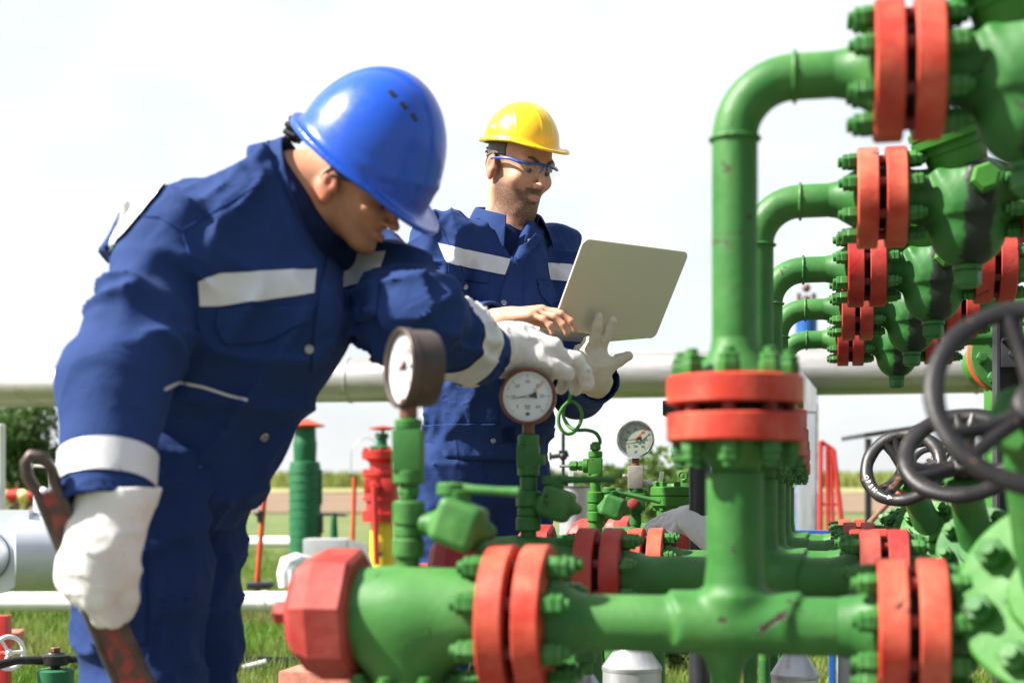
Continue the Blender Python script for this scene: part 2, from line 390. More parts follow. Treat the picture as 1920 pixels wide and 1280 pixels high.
# standing crop at the field's far edge: many leaf blades, one mass
def blades(n, area, hgt, wid, zfun, lean=.35, seed=3):
    r = np.random.RandomState(seed); x, y = area(r, n); z = zfun(x, y)
    a = r.rand(n)*2*np.pi; w = wid*(.6+.8*r.rand(n)); h = hgt*(.45+.9*r.rand(n)**1.4); le = lean*h*(r.rand(n)+.2); b = r.rand(n)*2*np.pi
    dx, dy = np.cos(a)*w, np.sin(a)*w
    P = np.empty((n, 5, 3)); mx_, my_ = x+np.cos(b)*le*.35, y+np.sin(b)*le*.35
    P[:, 0] = np.stack([x-dx, y-dy, z], 1); P[:, 1] = np.stack([x+dx, y+dy, z], 1)
    P[:, 2] = np.stack([mx_+dx*.7, my_+dy*.7, z+h*.6], 1); P[:, 3] = np.stack([mx_-dx*.7, my_-dy*.7, z+h*.6], 1)
    P[:, 4] = np.stack([x+np.cos(b)*le, y+np.sin(b)*le, z+h], 1)
    k = np.arange(n)[:, None]*5
    tri = np.concatenate([k+np.array([[0, 1, 2]]), k+np.array([[0, 2, 3]]), k+np.array([[3, 2, 4]])])
    return P.reshape(-1, 3), tri
def leaf_mat(name, c0, c1, c2, sc, trans=.35):
    m, n, l, b = newmat(name); g = n.new('ShaderNodeNewGeometry'); t = n.new('ShaderNodeTexCoord')
    k = mixc(n, l, g.outputs['Random Per Island'], c0, c1)
    k = mixc(n, l, ramp(n, l, noise(n, l, t.outputs['Object'], sc, 4), .42, .66), k, c2)
    l.new(k, b.inputs['Base Color']); b.inputs['Roughness'].default_value = .55; b.inputs['Specular IOR Level'].default_value = .25
    tr = n.new('ShaderNodeBsdfTranslucent'); l.new(k, tr.inputs[0]); ad = n.new('ShaderNodeMixShader'); ad.inputs[0].default_value = trans
    l.new(b.outputs[0], ad.inputs[1]); l.new(tr.outputs[0], ad.inputs[2]); l.new(ad.outputs[0], n['Material Output'].inputs[0]); return m
def crop_area(r, n): return (r.rand(n)*2-1)*130, 186+60*r.rand(n)
V, T = blades(24000, crop_area, 2.0, .16, lambda x, y: 1.15+(y-150)*.0178, .5, 5)
tag(link('crop', np_mesh('crop', V, T), leaf_mat('crop_leaves', (.20, .24, .05), (.34, .34, .10), (.12, .18, .04), .06)), kind='stuff')
def grass_area(r, n):
    y = 5.2+15*r.rand(n)**1.8; x = (r.rand(n)*2-1)*(.40*y+.3); return x, y
V, T = blades(150000, grass_area, .085, .0032, lambda x, y: 0*x, .55, 8)
tag(link('grass', np_mesh('grass', V, T), leaf_mat('grass_blades', (.060, .17, .012), (.15, .25, .03), (.26, .25, .09), .9, .4)), kind='stuff')

def tree(name, base, height, crown, label, cat='tree', group=None, leaf=.11, n=5000, mat=None, clumps=26, seed=1, trunk=True):
    """crown: (rx, ry, rz, cz) ; leaf clumps spread through an uneven volume"""
    r = np.random.RandomState(seed); root = empty(name, base, 0, label, cat, group)
    rx, ry, rz, cz = crown
    C = []
    while len(C) < clumps:
        p = r.uniform(-1, 1, 3)
        if np.linalg.norm(p) < 1: C.append(p*np.array([rx, ry, rz])+np.array([0, 0, cz]))
    C = np.array(C); S = (.22+.22*r.rand(clumps))*min(rx, rz)
    if trunk:
        mb = MB(); mb.tube([(0, 0, -.1), (.03*height*.3, 0, cz*.5), (0, .02, cz)], [.035*height, .026*height, .012*height], 10)
        for c in C[:9]:
            mb.tube([(0, 0, cz*.55), (c[0]*.4, c[1]*.4, (cz*.55+c[2])/2-.05), tuple(c)], [.014*height, .009*height, .003*height], 6)
        mb.build('trunk', M['bark'], root)
    w = r.randint(0, clumps, n); d = r.normal(size=(n, 3)); d /= np.linalg.norm(d, axis=1)[:, None]
    P = C[w]+d*(S[w]*(.35+.75*r.rand(n)**.5))[:, None]
    u = r.normal(size=(n, 3)); u /= np.linalg.norm(u, axis=1)[:, None]; v = np.cross(u, r.normal(size=(n, 3))); v /= np.linalg.norm(v, axis=1)[:, None]
    s = (leaf*(.6+.8*r.rand(n)))[:, None]
    Q = np.stack([P-u*s, P+v*s*.45, P+u*s, P-v*s*.45], 1).reshape(-1, 3)
    link('crown', np_mesh('crown', Q, np.arange(4*n).reshape(n, 4)), mat, root)
    return root
M['bark'] = plain('bark', (.10, .075, .05), .9, 0, .3, 20, .8)
M['leaf_tree'] = leaf_mat('tree_leaves', (.030, .075, .016), (.075, .14, .03), (.10, .15, .05), .8)
M['leaf_bush'] = leaf_mat('bush_leaves', (.055, .13, .02), (.14, .22, .045), (.09, .15, .04), 2.0)
M['leaf_far'] = leaf_mat('far_leaves', (.10, .15, .05), (.17, .21, .08), (.14, .17, .08), .5)
b = at(35, 970, 22); tree('broadleaf_tree', (b.x, b.y, 0), 3, (.85, .8, .80, 1.45), 'dense dark green tree behind the bent worker under the big pipe', mat=M['leaf_tree'], n=9000, leaf=.055, clumps=34, seed=4)
b = at(-70, 970, 23); tree('broadleaf_tree', (b.x, b.y, 0), 3, (.9, .8, .9, 1.5), 'dark green tree cut off by the left edge of the picture', mat=M['leaf_tree'], n=7000, leaf=.055, clumps=30, seed=9)
for i, (px, py, Y, w, h_, lab) in enumerate(((1262, 842, 15, .55, .62, 'pale green bush between the steel ringed dial and the near green riser'),
        (1150, 872, 19, .5, .5, 'low olive bush behind the green coil post'),
        (1335, 868, 17, .5, .55, 'leafy bush mostly hidden behind the near green riser'))):
    b = at(px, py, Y); tree('bush', (b.x, b.y, 0), b.z, (w, w, b.z*.45, b.z*.58), lab, 'bush', None, .05, 3600, M['leaf_bush'], 20, 20+i)
for i, (px, w) in enumerate(((1035, 3.2), (1075, 2.4), (1210, 3.0))):
    b = at(px, 900, 150); tree('far_tree', (b.x, b.y, 1.1), 3, (w, w, 1.3, .9), ('far rounded tree on the horizon beside the standing worker', 'small far tree on the horizon left of the green coil post', 'far tree on the horizon below the steel ringed dial')[i], 'tree', None, .4, 900, M['leaf_far'], 10, 40+i)
b = at(1255, 1262, 6.3); tree('weed_bush', (b.x, b.y, 0), .35, (.32, .3, .14, .17), 'low bright weeds growing under the pipes beside the black post', 'weeds', None, .028, 2200, M['leaf_bush'], 16, 61, trunk=False)
# ================================================================ THE PIPE ROWS
ROT = R(-12)
NR = 5
RO = [Vector((.296+.75*i*.2079, 1.89+.75*i*.9781, 0)) for i in range(NR)]
UA = Vector((math.cos(ROT), math.sin(ROT), 0)); VA = Vector((-math.sin(ROT), math.cos(ROT), 0))
TT = [H+v for v in (.552, .540, .531, .534, .528)]
LL = [H+v for v in (-.171, -.150, -.166, -.164, -.166)]
VF = H+.1155
def rowpt(i, u, v, z): return RO[i]+UA*u+VA*v+Vector((0, 0, z))
NTH = ('nearest', 'second nearest', 'third', 'fourth', 'farthest')
TH, GAP = .037, .013
def ring_mesh(Rr, inner):
    mb = MB(); mb.lathe((0, 0, 0), (1, 0, 0), [(GAP/2, inner), (GAP/2, Rr-.002), (GAP/2+.002, Rr), (GAP/2+TH-.003, Rr), (GAP/2+TH, Rr-.004), (GAP/2+TH, inner)], 56)
    return mb.mesh('flange_ring')
def neck_mesh(Rr, pr):
    mb = MB(); a = GAP/2+TH
    mb.lathe((0, 0, 0), (1, 0, 0), [(a-.002, Rr*.60), (a+.004, Rr*.60), (a+.008, Rr*.55), (a+.035, pr*1.10), (a+.05, pr*1.01)], 36)
    return mb.mesh('weld_neck')
def bolt_mesh(k=1.0):
    hx = GAP/2+TH; r = .0145*k; sr = .0082*k; rings = []
    def rg(x, rad, hexa=False, tw=0):
        out = []
        for j in range(12):
            a = math.pi*j/6+tw; q = rad*(1 if (not hexa or j % 2 == 0) else .866); out.append(Vector((x, math.cos(a)*q, math.sin(a)*q)))
        rings.append(out)
    half = [(.0335, sr*.7, 0, .3), (.0325, sr, 0, .3), (.0262, sr, 0, .3), (.0258, r*.78, 1, .3), (.0245, r*.92, 1, .3), (.0185, r*.94, 1, .3), (.0172, r*.84, 1, .3), (.0166, r*.86, 1, .3), (.0145, r, 1, .3), (.002, r, 1, .3), (.0005, r*.93, 1, .3)]
    for x, q, hxx, tw in half: rg(-hx-x*k, q, hxx, tw)
    rg(-hx, sr, 0, .3); rg(-GAP, sr*1.1, 0, .3); rg(GAP, sr*1.1, 0, .3); rg(hx, sr, 0, .3)
    for x, q, hxx, tw in half[::-1]: rg(hx+x*k, q, hxx, tw)
    mb = MB(); mb.ring_stack(rings)
    me = mb.mesh('bolt'); me.materials.append(M['green']); me.materials.append(M['stud'])
    for p in me.polygons: p.material_index = 1 if abs(p.center.x) < GAP*1.01 else 0
    return me
def cyl_gasket(Rr):
    return MB().lathe((0, 0, 0), (1, 0, 0), [(-GAP/2, Rr*.62), (GAP/2, Rr*.62)], 40).mesh('gasket')
MESH = {}
for key, Rr, pr in (('std', .0905, .030), ('run', .0905, .038), ('big', .105, .038)):
    MESH[key] = (ring_mesh(Rr, .02), neck_mesh(Rr, pr), cyl_gasket(Rr), bolt_mesh(1.0 if key != 'big' else 1.12), Rr)
for k in MESH:
    for j in (1, 2): MESH[k][j].materials.append(M['green'] if j == 1 else M['gasket'])
def flange_pair(root, key, loc, axis, mats, nb=8, rot=.2):
    rm, nm, gm, bm_, Rr = MESH[key]; q = Vector((1, 0, 0)).rotation_difference(Vector(axis)).to_matrix().to_4x4()
    first = None
    for s in (0, 1):
        Mx = Matrix.Translation(loc) @ q @ Matrix.Rotation(math.pi*(1-s), 4, 'Z')
        o = link('flange', rm.copy(), mats[s], root); o.matrix_local = Mx
        n_ = link('weld_neck', nm, None, o)
        if s == 0: first = o
    link('gasket', gm, None, first)
    for j in range(nb):
        a = rot+2*math.pi*j/nb
        b_ = link('bolt', bm_, None, first); b_.location = (0, math.cos(a)*Rr*.785, math.sin(a)*Rr*.785); b_.rotation_euler = (a, 0, 0)
    return first

# --- welded tee with reinforcing saddle, one shape for every row (x along the row, z = 0 on the run's axis)
def f_tee(P):
    x, y, z = P[:, 0], P[:, 1], P[:, 2]
    run = np.maximum(np.hypot(y, z)-.0385, np.maximum(-.255-x, x-.175))
    up = np.maximum(np.hypot(x, y)-.0375, np.maximum(-z, z-.14))
    d = smin(run, up, .012)
    e = np.sqrt((x/.088)**2+(y/.075)**2)-1
    pad = np.maximum(np.abs(np.hypot(y, z)-.041)-.005, e*.07); pad = np.maximum(pad, -z-.028)
    d = smin(d, pad, .004)
    d = smin(d, cone(P, (0, 0, .04), (0, 0, .055), .047, .036), .012)
    leg = cone(P, (-.012, 0, -.035), (-.012, 0, -.098), .030, .014); leg = smin(leg, cone(P, (-.012, 0, -.09), (-.012, 0, -.24), .0135, .0135), .01)
    return smin(d, leg, .014)
TEE = sdf_mesh('tee', f_tee, (-.27, -.06, -.27), (.19, .06, .16), .0045)
# --- wellhead body at the left end: thick cross with a branch going down
def f_well(P):
    x, y, z = P[:, 0], P[:, 1], P[:, 2]
    d = np.maximum(np.hypot(y, z-.006)-(.066-.004*np.clip((x+.37)/.05, 0, 1)), np.maximum(-.552-x, x+.33))
    d = smin(d, cone(P, (-.45, 0, 0), (-.45, 0, -.30), .052, .052), .045)
    return d
WELL = sdf_mesh('valve_tee', f_well, (-.57, -.10, -.34), (-.31, .10, .10), .005, 2)
def hexcap():
    mb = MB(); mb.lathe((-.50, 0, 0), (-1, 0, 0), [(0, .062), (.002, .086)], 8, rot=.15, cap1=False)
    mb.lathe((-.50, 0, 0), (-1, 0, 0), [(.002, .086), (.008, .092), (.056, .093), (.082, .080), (.100, .052)], 8, rot=.15, cap0=False)
    mb.cyl((-.59, 0, 0), (-.63, 0, 0), .017, n=6, bev=.002); mb.cyl((-.55, -.078, .012), (-.55, -.080, .012), .012, n=12)
    return mb.mesh('end_cap', 25)
CAP = hexcap(); CAP.materials.append(M['rustred'])

def strainer(P):
    d = ell(P, (0, 0, -.012), (.080, .080, .072))
    d = smin(d, np.maximum(cone(P, (0, 0, 0), (0, 0, -.066), .071, .066), -.2), .015)
    d = smin(d, np.maximum(np.hypot(P[:, 0], P[:, 1])-.078, np.abs(P[:, 2]+.036)-.012), .006)
    d = smin(d, cone(P, (-.125, 0, 0), (.125, 0, 0), .044, .044), .03)
    d = smin(d, cone(P, (-.135, 0, 0), (-.10, 0, 0), .056, .046), .012); d = smin(d, cone(P, (.135, 0, 0), (.10, 0, 0), .056, .046), .012)
    for a in (-.055, .0, .055):
        d = smin(d, cone(P, (a, -.072+abs(a)*.4, .03), (a*.5, -.07, -.03), .008, .006), .012)
    return np.maximum(d, np.abs(P[:, 0])-.112)
STR = sdf_mesh('body', strainer, (-.13, -.10, -.15), (.13, .10, .15), .005)
def strainer_parts():
    t = Vector((-.30, -.20, .93)).normalized(); b = MB()
    b.lathe(t*.10, t, [(-.085, .040), (-.060, .050), (-.018, .053), (-.015, .057), (-.004, .057), (-.001, .064), (.002, .069), (.014, .069), (.015, .066), (.017, .066), (.018, .070), (.030, .070), (.033, .066), (.034, .03), (.05, .026), (.052, .0)], 40)
    for j in range(8):
        a = j*math.pi/4; x, y, _ = frame(t); p = t*.132+(x*math.cos(a)+y*math.sin(a))*.055
        b.cyl(p, p+t*.012, .009, n=6, bev=.001)
    st = t*.15; b.cyl(st, st+t*.035, .014, n=12, bev=.002); b.cyl(st+t*.03, st+t*.055, .02, n=6, bev=.002)
    p = MB(); p.cyl((0, 0, -.126), (0, 0, -.137), .026, n=24, bev=.002); p.lathe((0, 0, -.137), (0, 0, -1), [(0, .023), (.002, .0245), (.024, .0245), (.030, .019)], 6, rot=.4)
    s = MB(); s.cyl((.018, -.065, .006), (.018, -.092, .006), .022, n=20, bev=.002); s.lathe((.018, -.092, .006), (0, -1, .0), [(0, .024), (.002, .026), (.024, .026), (.030, .02)], 6, rot=.3)
    return b.mesh('bonnet'), p.mesh('drain_plug'), s.mesh('side_plug')
SB, SP, SS = strainer_parts()

for i in range(NR):
    root = empty('pipe_row', RO[i], ROT, ('nearest green pipe row, its tall riser with red flanges in front of all the others',
        'second nearest green pipe row, its riser just right of the tallest riser', 'middle green pipe row with bright orange left flange under the coil post',
        'fourth green pipe row, the one feeding the steel ringed dial', 'farthest and smallest of the green bent pipe rows')[i], 'pipe', 'green pipe rows of the gas manifold')
    t, l_ = TT[i], LL[i]; mb = MB(); er = .078
    path = [(0, 0, VF+.06), (0, 0, t-er-.08), (0, 0, t-er)]+[(er-er*math.cos(a), 0, t-er+er*math.sin(a)) for a in [math.pi/2*k/10 for k in range(1, 11)]]+[(.12, 0, t), (.175, 0, t)]
    mb.tube(path, .0302, 32)
    for o_, ax in (((0, 0, t-er), (0, 0, 1)), ((er, 0, t), (1, 0, 0))):
        x_, y_, _ = frame(ax); rr_ = []
        for j in range(40):
            a = 2*math.pi*j/40; q = .0315+.0007*math.sin(j*2.7)+rnd.uniform(-.0004, .0004); rr_.append(Vector(o_)+(x_*math.cos(a)+y_*math.sin(a))*q)
        mb.tube(rr_, .0030, 8, closed=True)
    mb.build('riser_elbow', M['green'], root, 40)
    mb = MB(); mb.tube([(0, 0, l_+.10), (0, 0, VF-.085)], .0375, 32); mb.build('riser_pipe', M['green'], root)
    o = link('tee', TEE, M['green'], root, (0, 0, l_))
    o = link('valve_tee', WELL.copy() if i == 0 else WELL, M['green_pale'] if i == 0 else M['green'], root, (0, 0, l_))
    o = link('end_cap', CAP, None, root, (-.016, 0, l_+.006))
    mb = MB(); mb.tube([(-.45, 0, 0), (-.45, 0, l_-.28)], .05, 28); mb.build('well_pipe', M['green_dark'], root)
    mb = MB(); mb.tube([(-.012, 0, .0), (-.012, 0, l_-.22)], .0135, 14); mb.build('drain_leg', M['green_dark'], root)
    fm = (M['red'], M['orange'])
    top = (M['orange'], M['orange']) if i < 2 else (M['red'], M['red'])
    low = [(M['orange'], M['orange']), (M['red'], M['red']), (M['orange'], M['orange']), (M['red'], M['red']), (M['red'], M['red'])][i]
    lr = [(M['orange'], M['orange']), (M['rustred'], M['rustred']), (M['orange'], M['orange']), (M['rustred'], M['rustred']), (M['orange'], M['orange'])][i]
    flange_pair(root, 'std', (.222, 0, t), (1, 0, 0), top)
    flange_pair(root, 'std', (.505, 0, t), (1, 0, 0), (M['red'], M['red']))
    flange_pair(root, 'std', (0, 0, VF), (0, 0, 1), (M['red'] if i else M['orange'], M['orange'] if not i else M['red']), rot=.05)
    flange_pair(root, 'big' if i == 0 else 'run', (-.290, 0, l_), (1, 0, 0), low, rot=.35)
    flange_pair(root, 'run', (.226, 0, l_), (1, 0, 0), lr)
    if i == 0: flange_pair(root, 'run', (-.45, 0, l_-.150), (0, 0, 1), (M['rustred'], M['red']))
    mb = MB(); mb.tube([(.55, 0, t), (.98, 0, t)]+[(.98+.08*math.sin(a), 0, t-.08+.08*math.cos(a)) for a in [math.pi/2*k/8 for k in range(1, 9)]]+[(1.06, 0, 0)], .030, 24); mb.build('outlet_pipe', M['green'], root)
    # strainer valve hanging between the two upper flange pairs
    sv = empty('strainer_valve', rowpt(i, .372, 0, t), ROT, ('large blurred green strainer valve in the top right corner', 'green strainer valve with black drip stain below the corner one',
        'middle green strainer valve, third from the top right corner', 'fourth green strainer valve above the handwheels', 'smallest green strainer valve hanging just in front of the silver pipe')[i], 'valve', 'strainer valves on the upper pipe run')
    link('body', STR, M['green_stain'], sv); link('bonnet', SB, M['green_lime'], sv); link('drain_plug', SP, M['green_dark'], sv); link('side_plug', SS, M['green_lime'] if i < 2 else M['green'], sv)

# ---------------------------------------------------------------- gauges
def glass_mat(name, refl=.06, tint=(1, 1, 1), rough=.03):
    m, n, l, b = newmat(name); n.remove(b); tr = n.new('ShaderNodeBsdfTransparent'); tr.inputs[0].default_value = rgb(tint)
    g = n.new('ShaderNodeBsdfGlossy'); g.inputs['Roughness'].default_value = rough; lw = n.new('ShaderNodeLayerWeight'); lw.inputs[0].default_value = .5
    mx_ = n.new('ShaderNodeMixShader'); pw = n.new('ShaderNodeMath'); pw.operation = 'POWER'; pw.inputs[1].default_value = 4
    ml = n.new('ShaderNodeMath'); ml.operation = 'MULTIPLY_ADD'; ml.inputs[1].default_value = .6; ml.inputs[2].default_value = refl
    l.new(lw.outputs['Facing'], pw.inputs[0]); l.new(pw.outputs[0], ml.inputs[0]); l.new(ml.outputs[0], mx_.inputs[0]); l.new(tr.outputs[0], mx_.inputs[1]); l.new(g.outputs[0], mx_.inputs[2]); l.new(mx_.outputs[0], n['Material Output'].inputs[0]); return m
M['glass'] = glass_mat('clear_glass', .025)
def ang(v): return math.radians(225-v/60*270)           # dial value -> angle, 0..60 bar clockwise from lower left
def gauge(root, c, nrm, Rr, case, bezel, dial, depth=.036, big=True, redv=41, pink=False, emblem='diamond'):
    """round pressure dial; c = centre of its face, nrm = where the face looks (horizontal)"""
    rz = math.atan2(nrm[0], -nrm[1]) ; W = root.matrix_basis.inverted() @ (Matrix.Translation(c) @ Matrix.Rotation(rz, 4, 'Z'))
    def put(o): o.matrix_local = W; return o
    mb = MB(); mb.lathe((0, 0, 0), (0, 1, 0), [(.003, Rr*.965), (depth*.9, Rr*.965), (depth, Rr*.93), (depth, .0)], 56, cap0=False, cap1=False); cs = put(mb.build('gauge_case', case, root))
    mb = MB(); mb.lathe((0, 0, 0), (0, 1, 0), [(.003, Rr*.88), (-.0035, Rr*.885), (-.0045, Rr*.91), (-.0048, Rr*.97), (-.003, Rr), (.008, Rr), (.010, Rr*.97)], 64, cap0=False, cap1=False); put(mb.build('bezel', bezel, root))
    mb = MB(); mb.lathe((0, .0025, 0), (0, 1, 0), [(0, Rr*.90), (.001, Rr*.90)], 56); d = put(mb.build('dial', dial, root))
    mk = MB()
    for k in range(61):
        a = ang(k); maj = k % 10 == 0; mid = k % 5 == 0; r0, r1 = Rr*(.66 if maj else .70 if mid else .74), Rr*.78; w = Rr*(.012 if maj else .007 if mid else .0045)
        e = Vector((math.cos(a), 0, math.sin(a))); s = Vector((-e.z, 0, e.x))*w
        q = [e*r0-s, e*r1-s, e*r1+s, e*r0+s]; mk.add([p+Vector((0, .0019, 0)) for p in q], [(0, 1, 2, 3)])
    if emblem == 'diamond':
        mk.add([Vector(p)*Rr+Vector((0, .0019, 0)) for p in ((-.10, 0, -.62), (0, 0, -.70), (.10, 0, -.62), (0, 0, -.54))], [(0, 1, 2, 3)])
        mk.add([Vector(p)*Rr+Vector((0, .0019, 0)) for p in ((-.09, 0, -.44), (.09, 0, -.44), (.09, 0, -.41), (-.09, 0, -.41))], [(0, 1, 2, 3)])
    sc = link('scale_marking', mk.mesh('scale_marking'), M['inkgrey'], d)
    for v in (0, 10, 20, 30, 40, 50, 60):
        a = ang(v); Mt = Matrix.Translation((math.cos(a)*Rr*.52, .0018, math.sin(a)*Rr*.52)) @ Matrix.Rotation(R(90), 4, 'X')
        text_mesh(str(v), Rr*.17, Mt, 'numeral', M['inkgrey'], d)
    text_mesh('bar', Rr*.17, Matrix.Translation((0, .0018, -Rr*.33)) @ Matrix.Rotation(R(90), 4, 'X'), 'lettering', M['inkgrey'], d)
    pt = MB(); a = ang(8.3); e = Vector((math.cos(a), 0, math.sin(a))); s = Vector((-e.z, 0, e.x)); y = Vector((0, -.0005, 0))
    pt.prism([e*Rr*.70+y, e*Rr*.1+s*Rr*.022+y, -e*Rr*.05+s*Rr*.03+y, -e*Rr*.33+s*Rr*.13+y, -e*Rr*.33-s*Rr*.13+y, -e*Rr*.05-s*Rr*.03+y, e*Rr*.1-s*Rr*.022+y], (0, .0006, 0))
    put(pt.build('pointer', M['ink'], root)); 
    hb = MB(); hb.cyl((0, -.0018, 0), (0, .002, 0), Rr*.05, n=20); put(hb.build('pointer_hub', M['steel'], root))
    rp = MB(); a = ang(redv); e = Vector((math.cos(a), 0, math.sin(a))); s = Vector((-e.z, 0, e.x)); y = Vector((0, -.0012, 0))
    q0 = Rr*.28 if pink else 0
    rp.prism([e*Rr*.76+s*Rr*.02+y, e*q0+s*Rr*.035+y, e*q0-s*Rr*.035+y, e*Rr*.76-s*Rr*.02+y], (0, .0005, 0)); put(rp.build('peak_pointer', M['inkpink'] if pink else M['inkred'], root))
    gl = MB(); gl.lathe((0, -.0032, 0), (0, 1, 0), [(0, Rr*.886)], 48, cap1=False); put(gl.build('window', M['glass'], root))
    return cs
def col_part(root, name, mat, segs, sharp=35):
    """stack on the root's axis: ('c', z0, z1, r) cylinder, ('h',...) hexagon, ('b', z0, z1, halfwidth) block"""
    mb = MB()
    for sgm in segs:
        k, z0, z1, r = sgm[:4]
        if k == 'c': mb.cyl((0, 0, z0), (0, 0, z1), r, n=28, bev=min(.003, (z1-z0)*.2))
        elif k == 'h': mb.lathe((0, 0, z0), (0, 0, 1), [(0, r*.92), (.002, r), (z1-z0-.002, r), (z1-z0, r*.92)], 6, rot=.2)
        elif k == 'b': mb.box((-r, -r, z0), (r, r, z1), Matrix.Rotation(.12, 3, 'Z'), .003)
        elif k == 't': mb.lathe((0, 0, z0), (0, 0, 1), [(0, r), (z1-z0, sgm[4])], 28)
    return mb.build(name, mat, root, sharp)
def f_nvb(P):
    q = P-A3((.044, 0, 0)); c, s_ = math.cos(.35), math.sin(.35); x = q[:, 0]*c-q[:, 2]*s_; z = q[:, 0]*s_+q[:, 2]*c
    h = np.stack([np.abs(x)-.024, np.abs(q[:, 1])-.022, np.abs(z)-.024], 1); d = np.linalg.norm(np.maximum(h, 0), axis=1)+np.minimum(h.max(1), 0)-.014
    d = smin(d, cone(P, (.05, 0, -.005), (.092, 0, -.012), .032, .014), .015); d = smin(d, cone(P, (-.01, 0, 0), (.02, 0, 0), .019, .024), .012)
    return smin(d, np.maximum(np.hypot(P[:, 0]-.012, 0)-.006, np.hypot(P[:, 1], P[:, 2])-.026), .003)
NVB = sdf_mesh('valve_body', f_nvb, (-.03, -.06, -.06), (.12, .06, .06), .0035)
def needle_valve(root, z, k, body_x, mat, lever, lz):
    mb = MB(); mb.cyl((.012, 0, z), (body_x+.012, -.004, z), .015*k, n=20); mb.cyl((.018, 0, z), (.028, 0, z), .021*k, n=6)
    mb.cyl((body_x+.040*k, -.004, z+.02*k), (body_x+.040*k, -.004, z+.055*k), .022*k, n=20, bev=.002)
    v = mb.build('needle_valve', mat, root, 30); vb = link('valve_body', NVB, mat, v, (body_x, -.004, z)); vb.scale = (k, k, k)
    lv = MB(); x0 = body_x+.030*k; p0, p1 = Vector((x0, -.004, z+.057*k)), Vector((x0+lever, -.010, z+.057*k+lz))
    lv.tube([p0, p0.lerp(p1, .35), p0.lerp(p1, .7), p1], [.012*k, .0085*k, .0075*k, .009*k], 10); lv.cyl(p0-Vector((0, 0, .012*k)), p0+Vector((0, 0, .010*k)), .023*k, n=20, bev=.003)
    lv.build('lever', mat, v, 40); return v
GG = 'pressure gauges standing on the pipe rows'
# nearest gauge: edge-on, blown white face, dark deep case
g0 = empty('pressure_gauge', rowpt(0, -.45, 0, LL[0]+.066), ROT, 'nearest blurred pressure gauge with a dark case, turned so its white face looks left', 'pressure gauge', GG)
zz = H-(LL[0]+.066)                                   # camera level in the gauge's own heights
def Z0(y): return zz+(930-y)/1347
col_part(g0, 'fitting_stack', M['green'], [('c', 0, Z0(1043), .0155), ('c', Z0(1045), Z0(1008), .0225), ('c', Z0(1008), Z0(985), .0205), ('c', Z0(985), Z0(938), .0225), ('c', Z0(938), Z0(905), .0135), ('h', Z0(928), Z0(912), .017),
    ('c', Z0(908), Z0(880), .022), ('b', Z0(884), Z0(805), .0205), ('c', Z0(806), Z0(785), .0195)])
col_part(g0, 'gauge_stem', M['rustcase'], [('c', Z0(786), Z0(745), .0125)])
needle_valve(g0, Z0(982), .86, .036, M['green'], .098, -.005)
c = rowpt(0, -.45, 0, LL[0]+.066+Z0(690)); n0 = Vector((-.90, -.44, 0)).normalized()
gauge(g0, c+n0*.012, n0, .0560, M['darkcase'], M['darkcase'], M['dial'], .046)
# second gauge: brown rim
g1 = empty('pressure_gauge', rowpt(1, -.43, 0, LL[1]+.066), ROT, 'round pressure gauge with rusty brown rim right under the reaching white glove', 'pressure gauge', GG)
zz = H-(LL[1]+.066)
def Z1(y): return zz+(930-y)/981
col_part(g1, 'fitting_stack', M['green_dark'], [('c', 0, Z1(992), .0155), ('c', Z1(995), Z1(968), .024), ('c', Z1(968), Z1(950), .0215), ('c', Z1(950), Z1(920), .024), ('c', Z1(922), Z1(892), .0165), ('c', Z1(892), Z1(872), .0215), ('b', Z1(876), Z1(835), .021), ('c', Z1(838), Z1(815), .0205)])
col_part(g1, 'gauge_stem', M['rustcase'], [('c', Z1(816), Z1(790), .0115)])
needle_valve(g1, Z1(944), .80, .020, M['green_dark'], .125, .0)
mb = MB(); mb.cyl((.018, -.008, Z1(862)), (.034, -.010, Z1(862)), .011, n=6, bev=.001); mb.build('bleed_screw', M['green'], g1)
n1 = Vector((-.13, -1, 0)).normalized(); c = rowpt(1, -.43, 0, LL[1]+.066+Z1(744))
gauge(g1, c+n1*.014, n1, .0540, M['rustcase'], M['rustcase'], M['dial'], .040, pink=True)
# coil post (row three) without a gauge
g2 = empty('siphon_post', rowpt(2, -.415, 0, LL[2]+.066), ROT, 'bright green post with a pigtail coil of thin green tube at its top', 'gauge fitting')
zz = H-(LL[2]+.066)
def Z2(y): return zz+(930-y)/775
col_part(g2, 'fitting_stack', M['green_lime'], [('c', 0, Z2(975), .016), ('c', Z2(978), Z2(958), .0205), ('c', Z2(958), Z2(943), .019), ('c', Z2(943), Z2(921), .0205), ('c', Z2(924), Z2(900), .0130), ('c', Z2(900), Z2(888), .0195), ('b', Z2(890), Z2(858), .0175), ('c', Z2(858), Z2(845), .0172), ('h', Z2(843), Z2(832), .0145), ('c', Z2(846), Z2(828), .009)])
mb = MB(); z = Z2(873)
mb.cyl((-.016, 0, z), (-.030, 0, z), .0175, n=24, bev=.002); mb.lathe((-.030, 0, z), (-1, 0, 0), [(0, .010), (.001, .0135), (.010, .0135), (.012, .010)], 6); mb.lathe((-.044, 0, z), (-1, 0, 0), [(0, .010), (.001, .0135), (.016, .0135), (.018, .010)], 6); mb.cyl((-.02, 0, z), (-.064, 0, z), .0085, n=12); mb.build('bleed_valve', M['green_lime'], g2)
mb = MB(); mb.tube([(-.06, 0, z), (-.088, 0, z)], .0035, 8); mb.build('needle_tip', M['steel'], g2)
needle_valve(g2, Z2(950), .72, .012, M['green'], .125, -.028)
def px2(px, py, dv=0):
    """a point of the coil, read in the post's own frame"""
    w = at(px, py, rowpt(2, -.415, dv, 0).y); return g2.matrix_basis.inverted() @ w
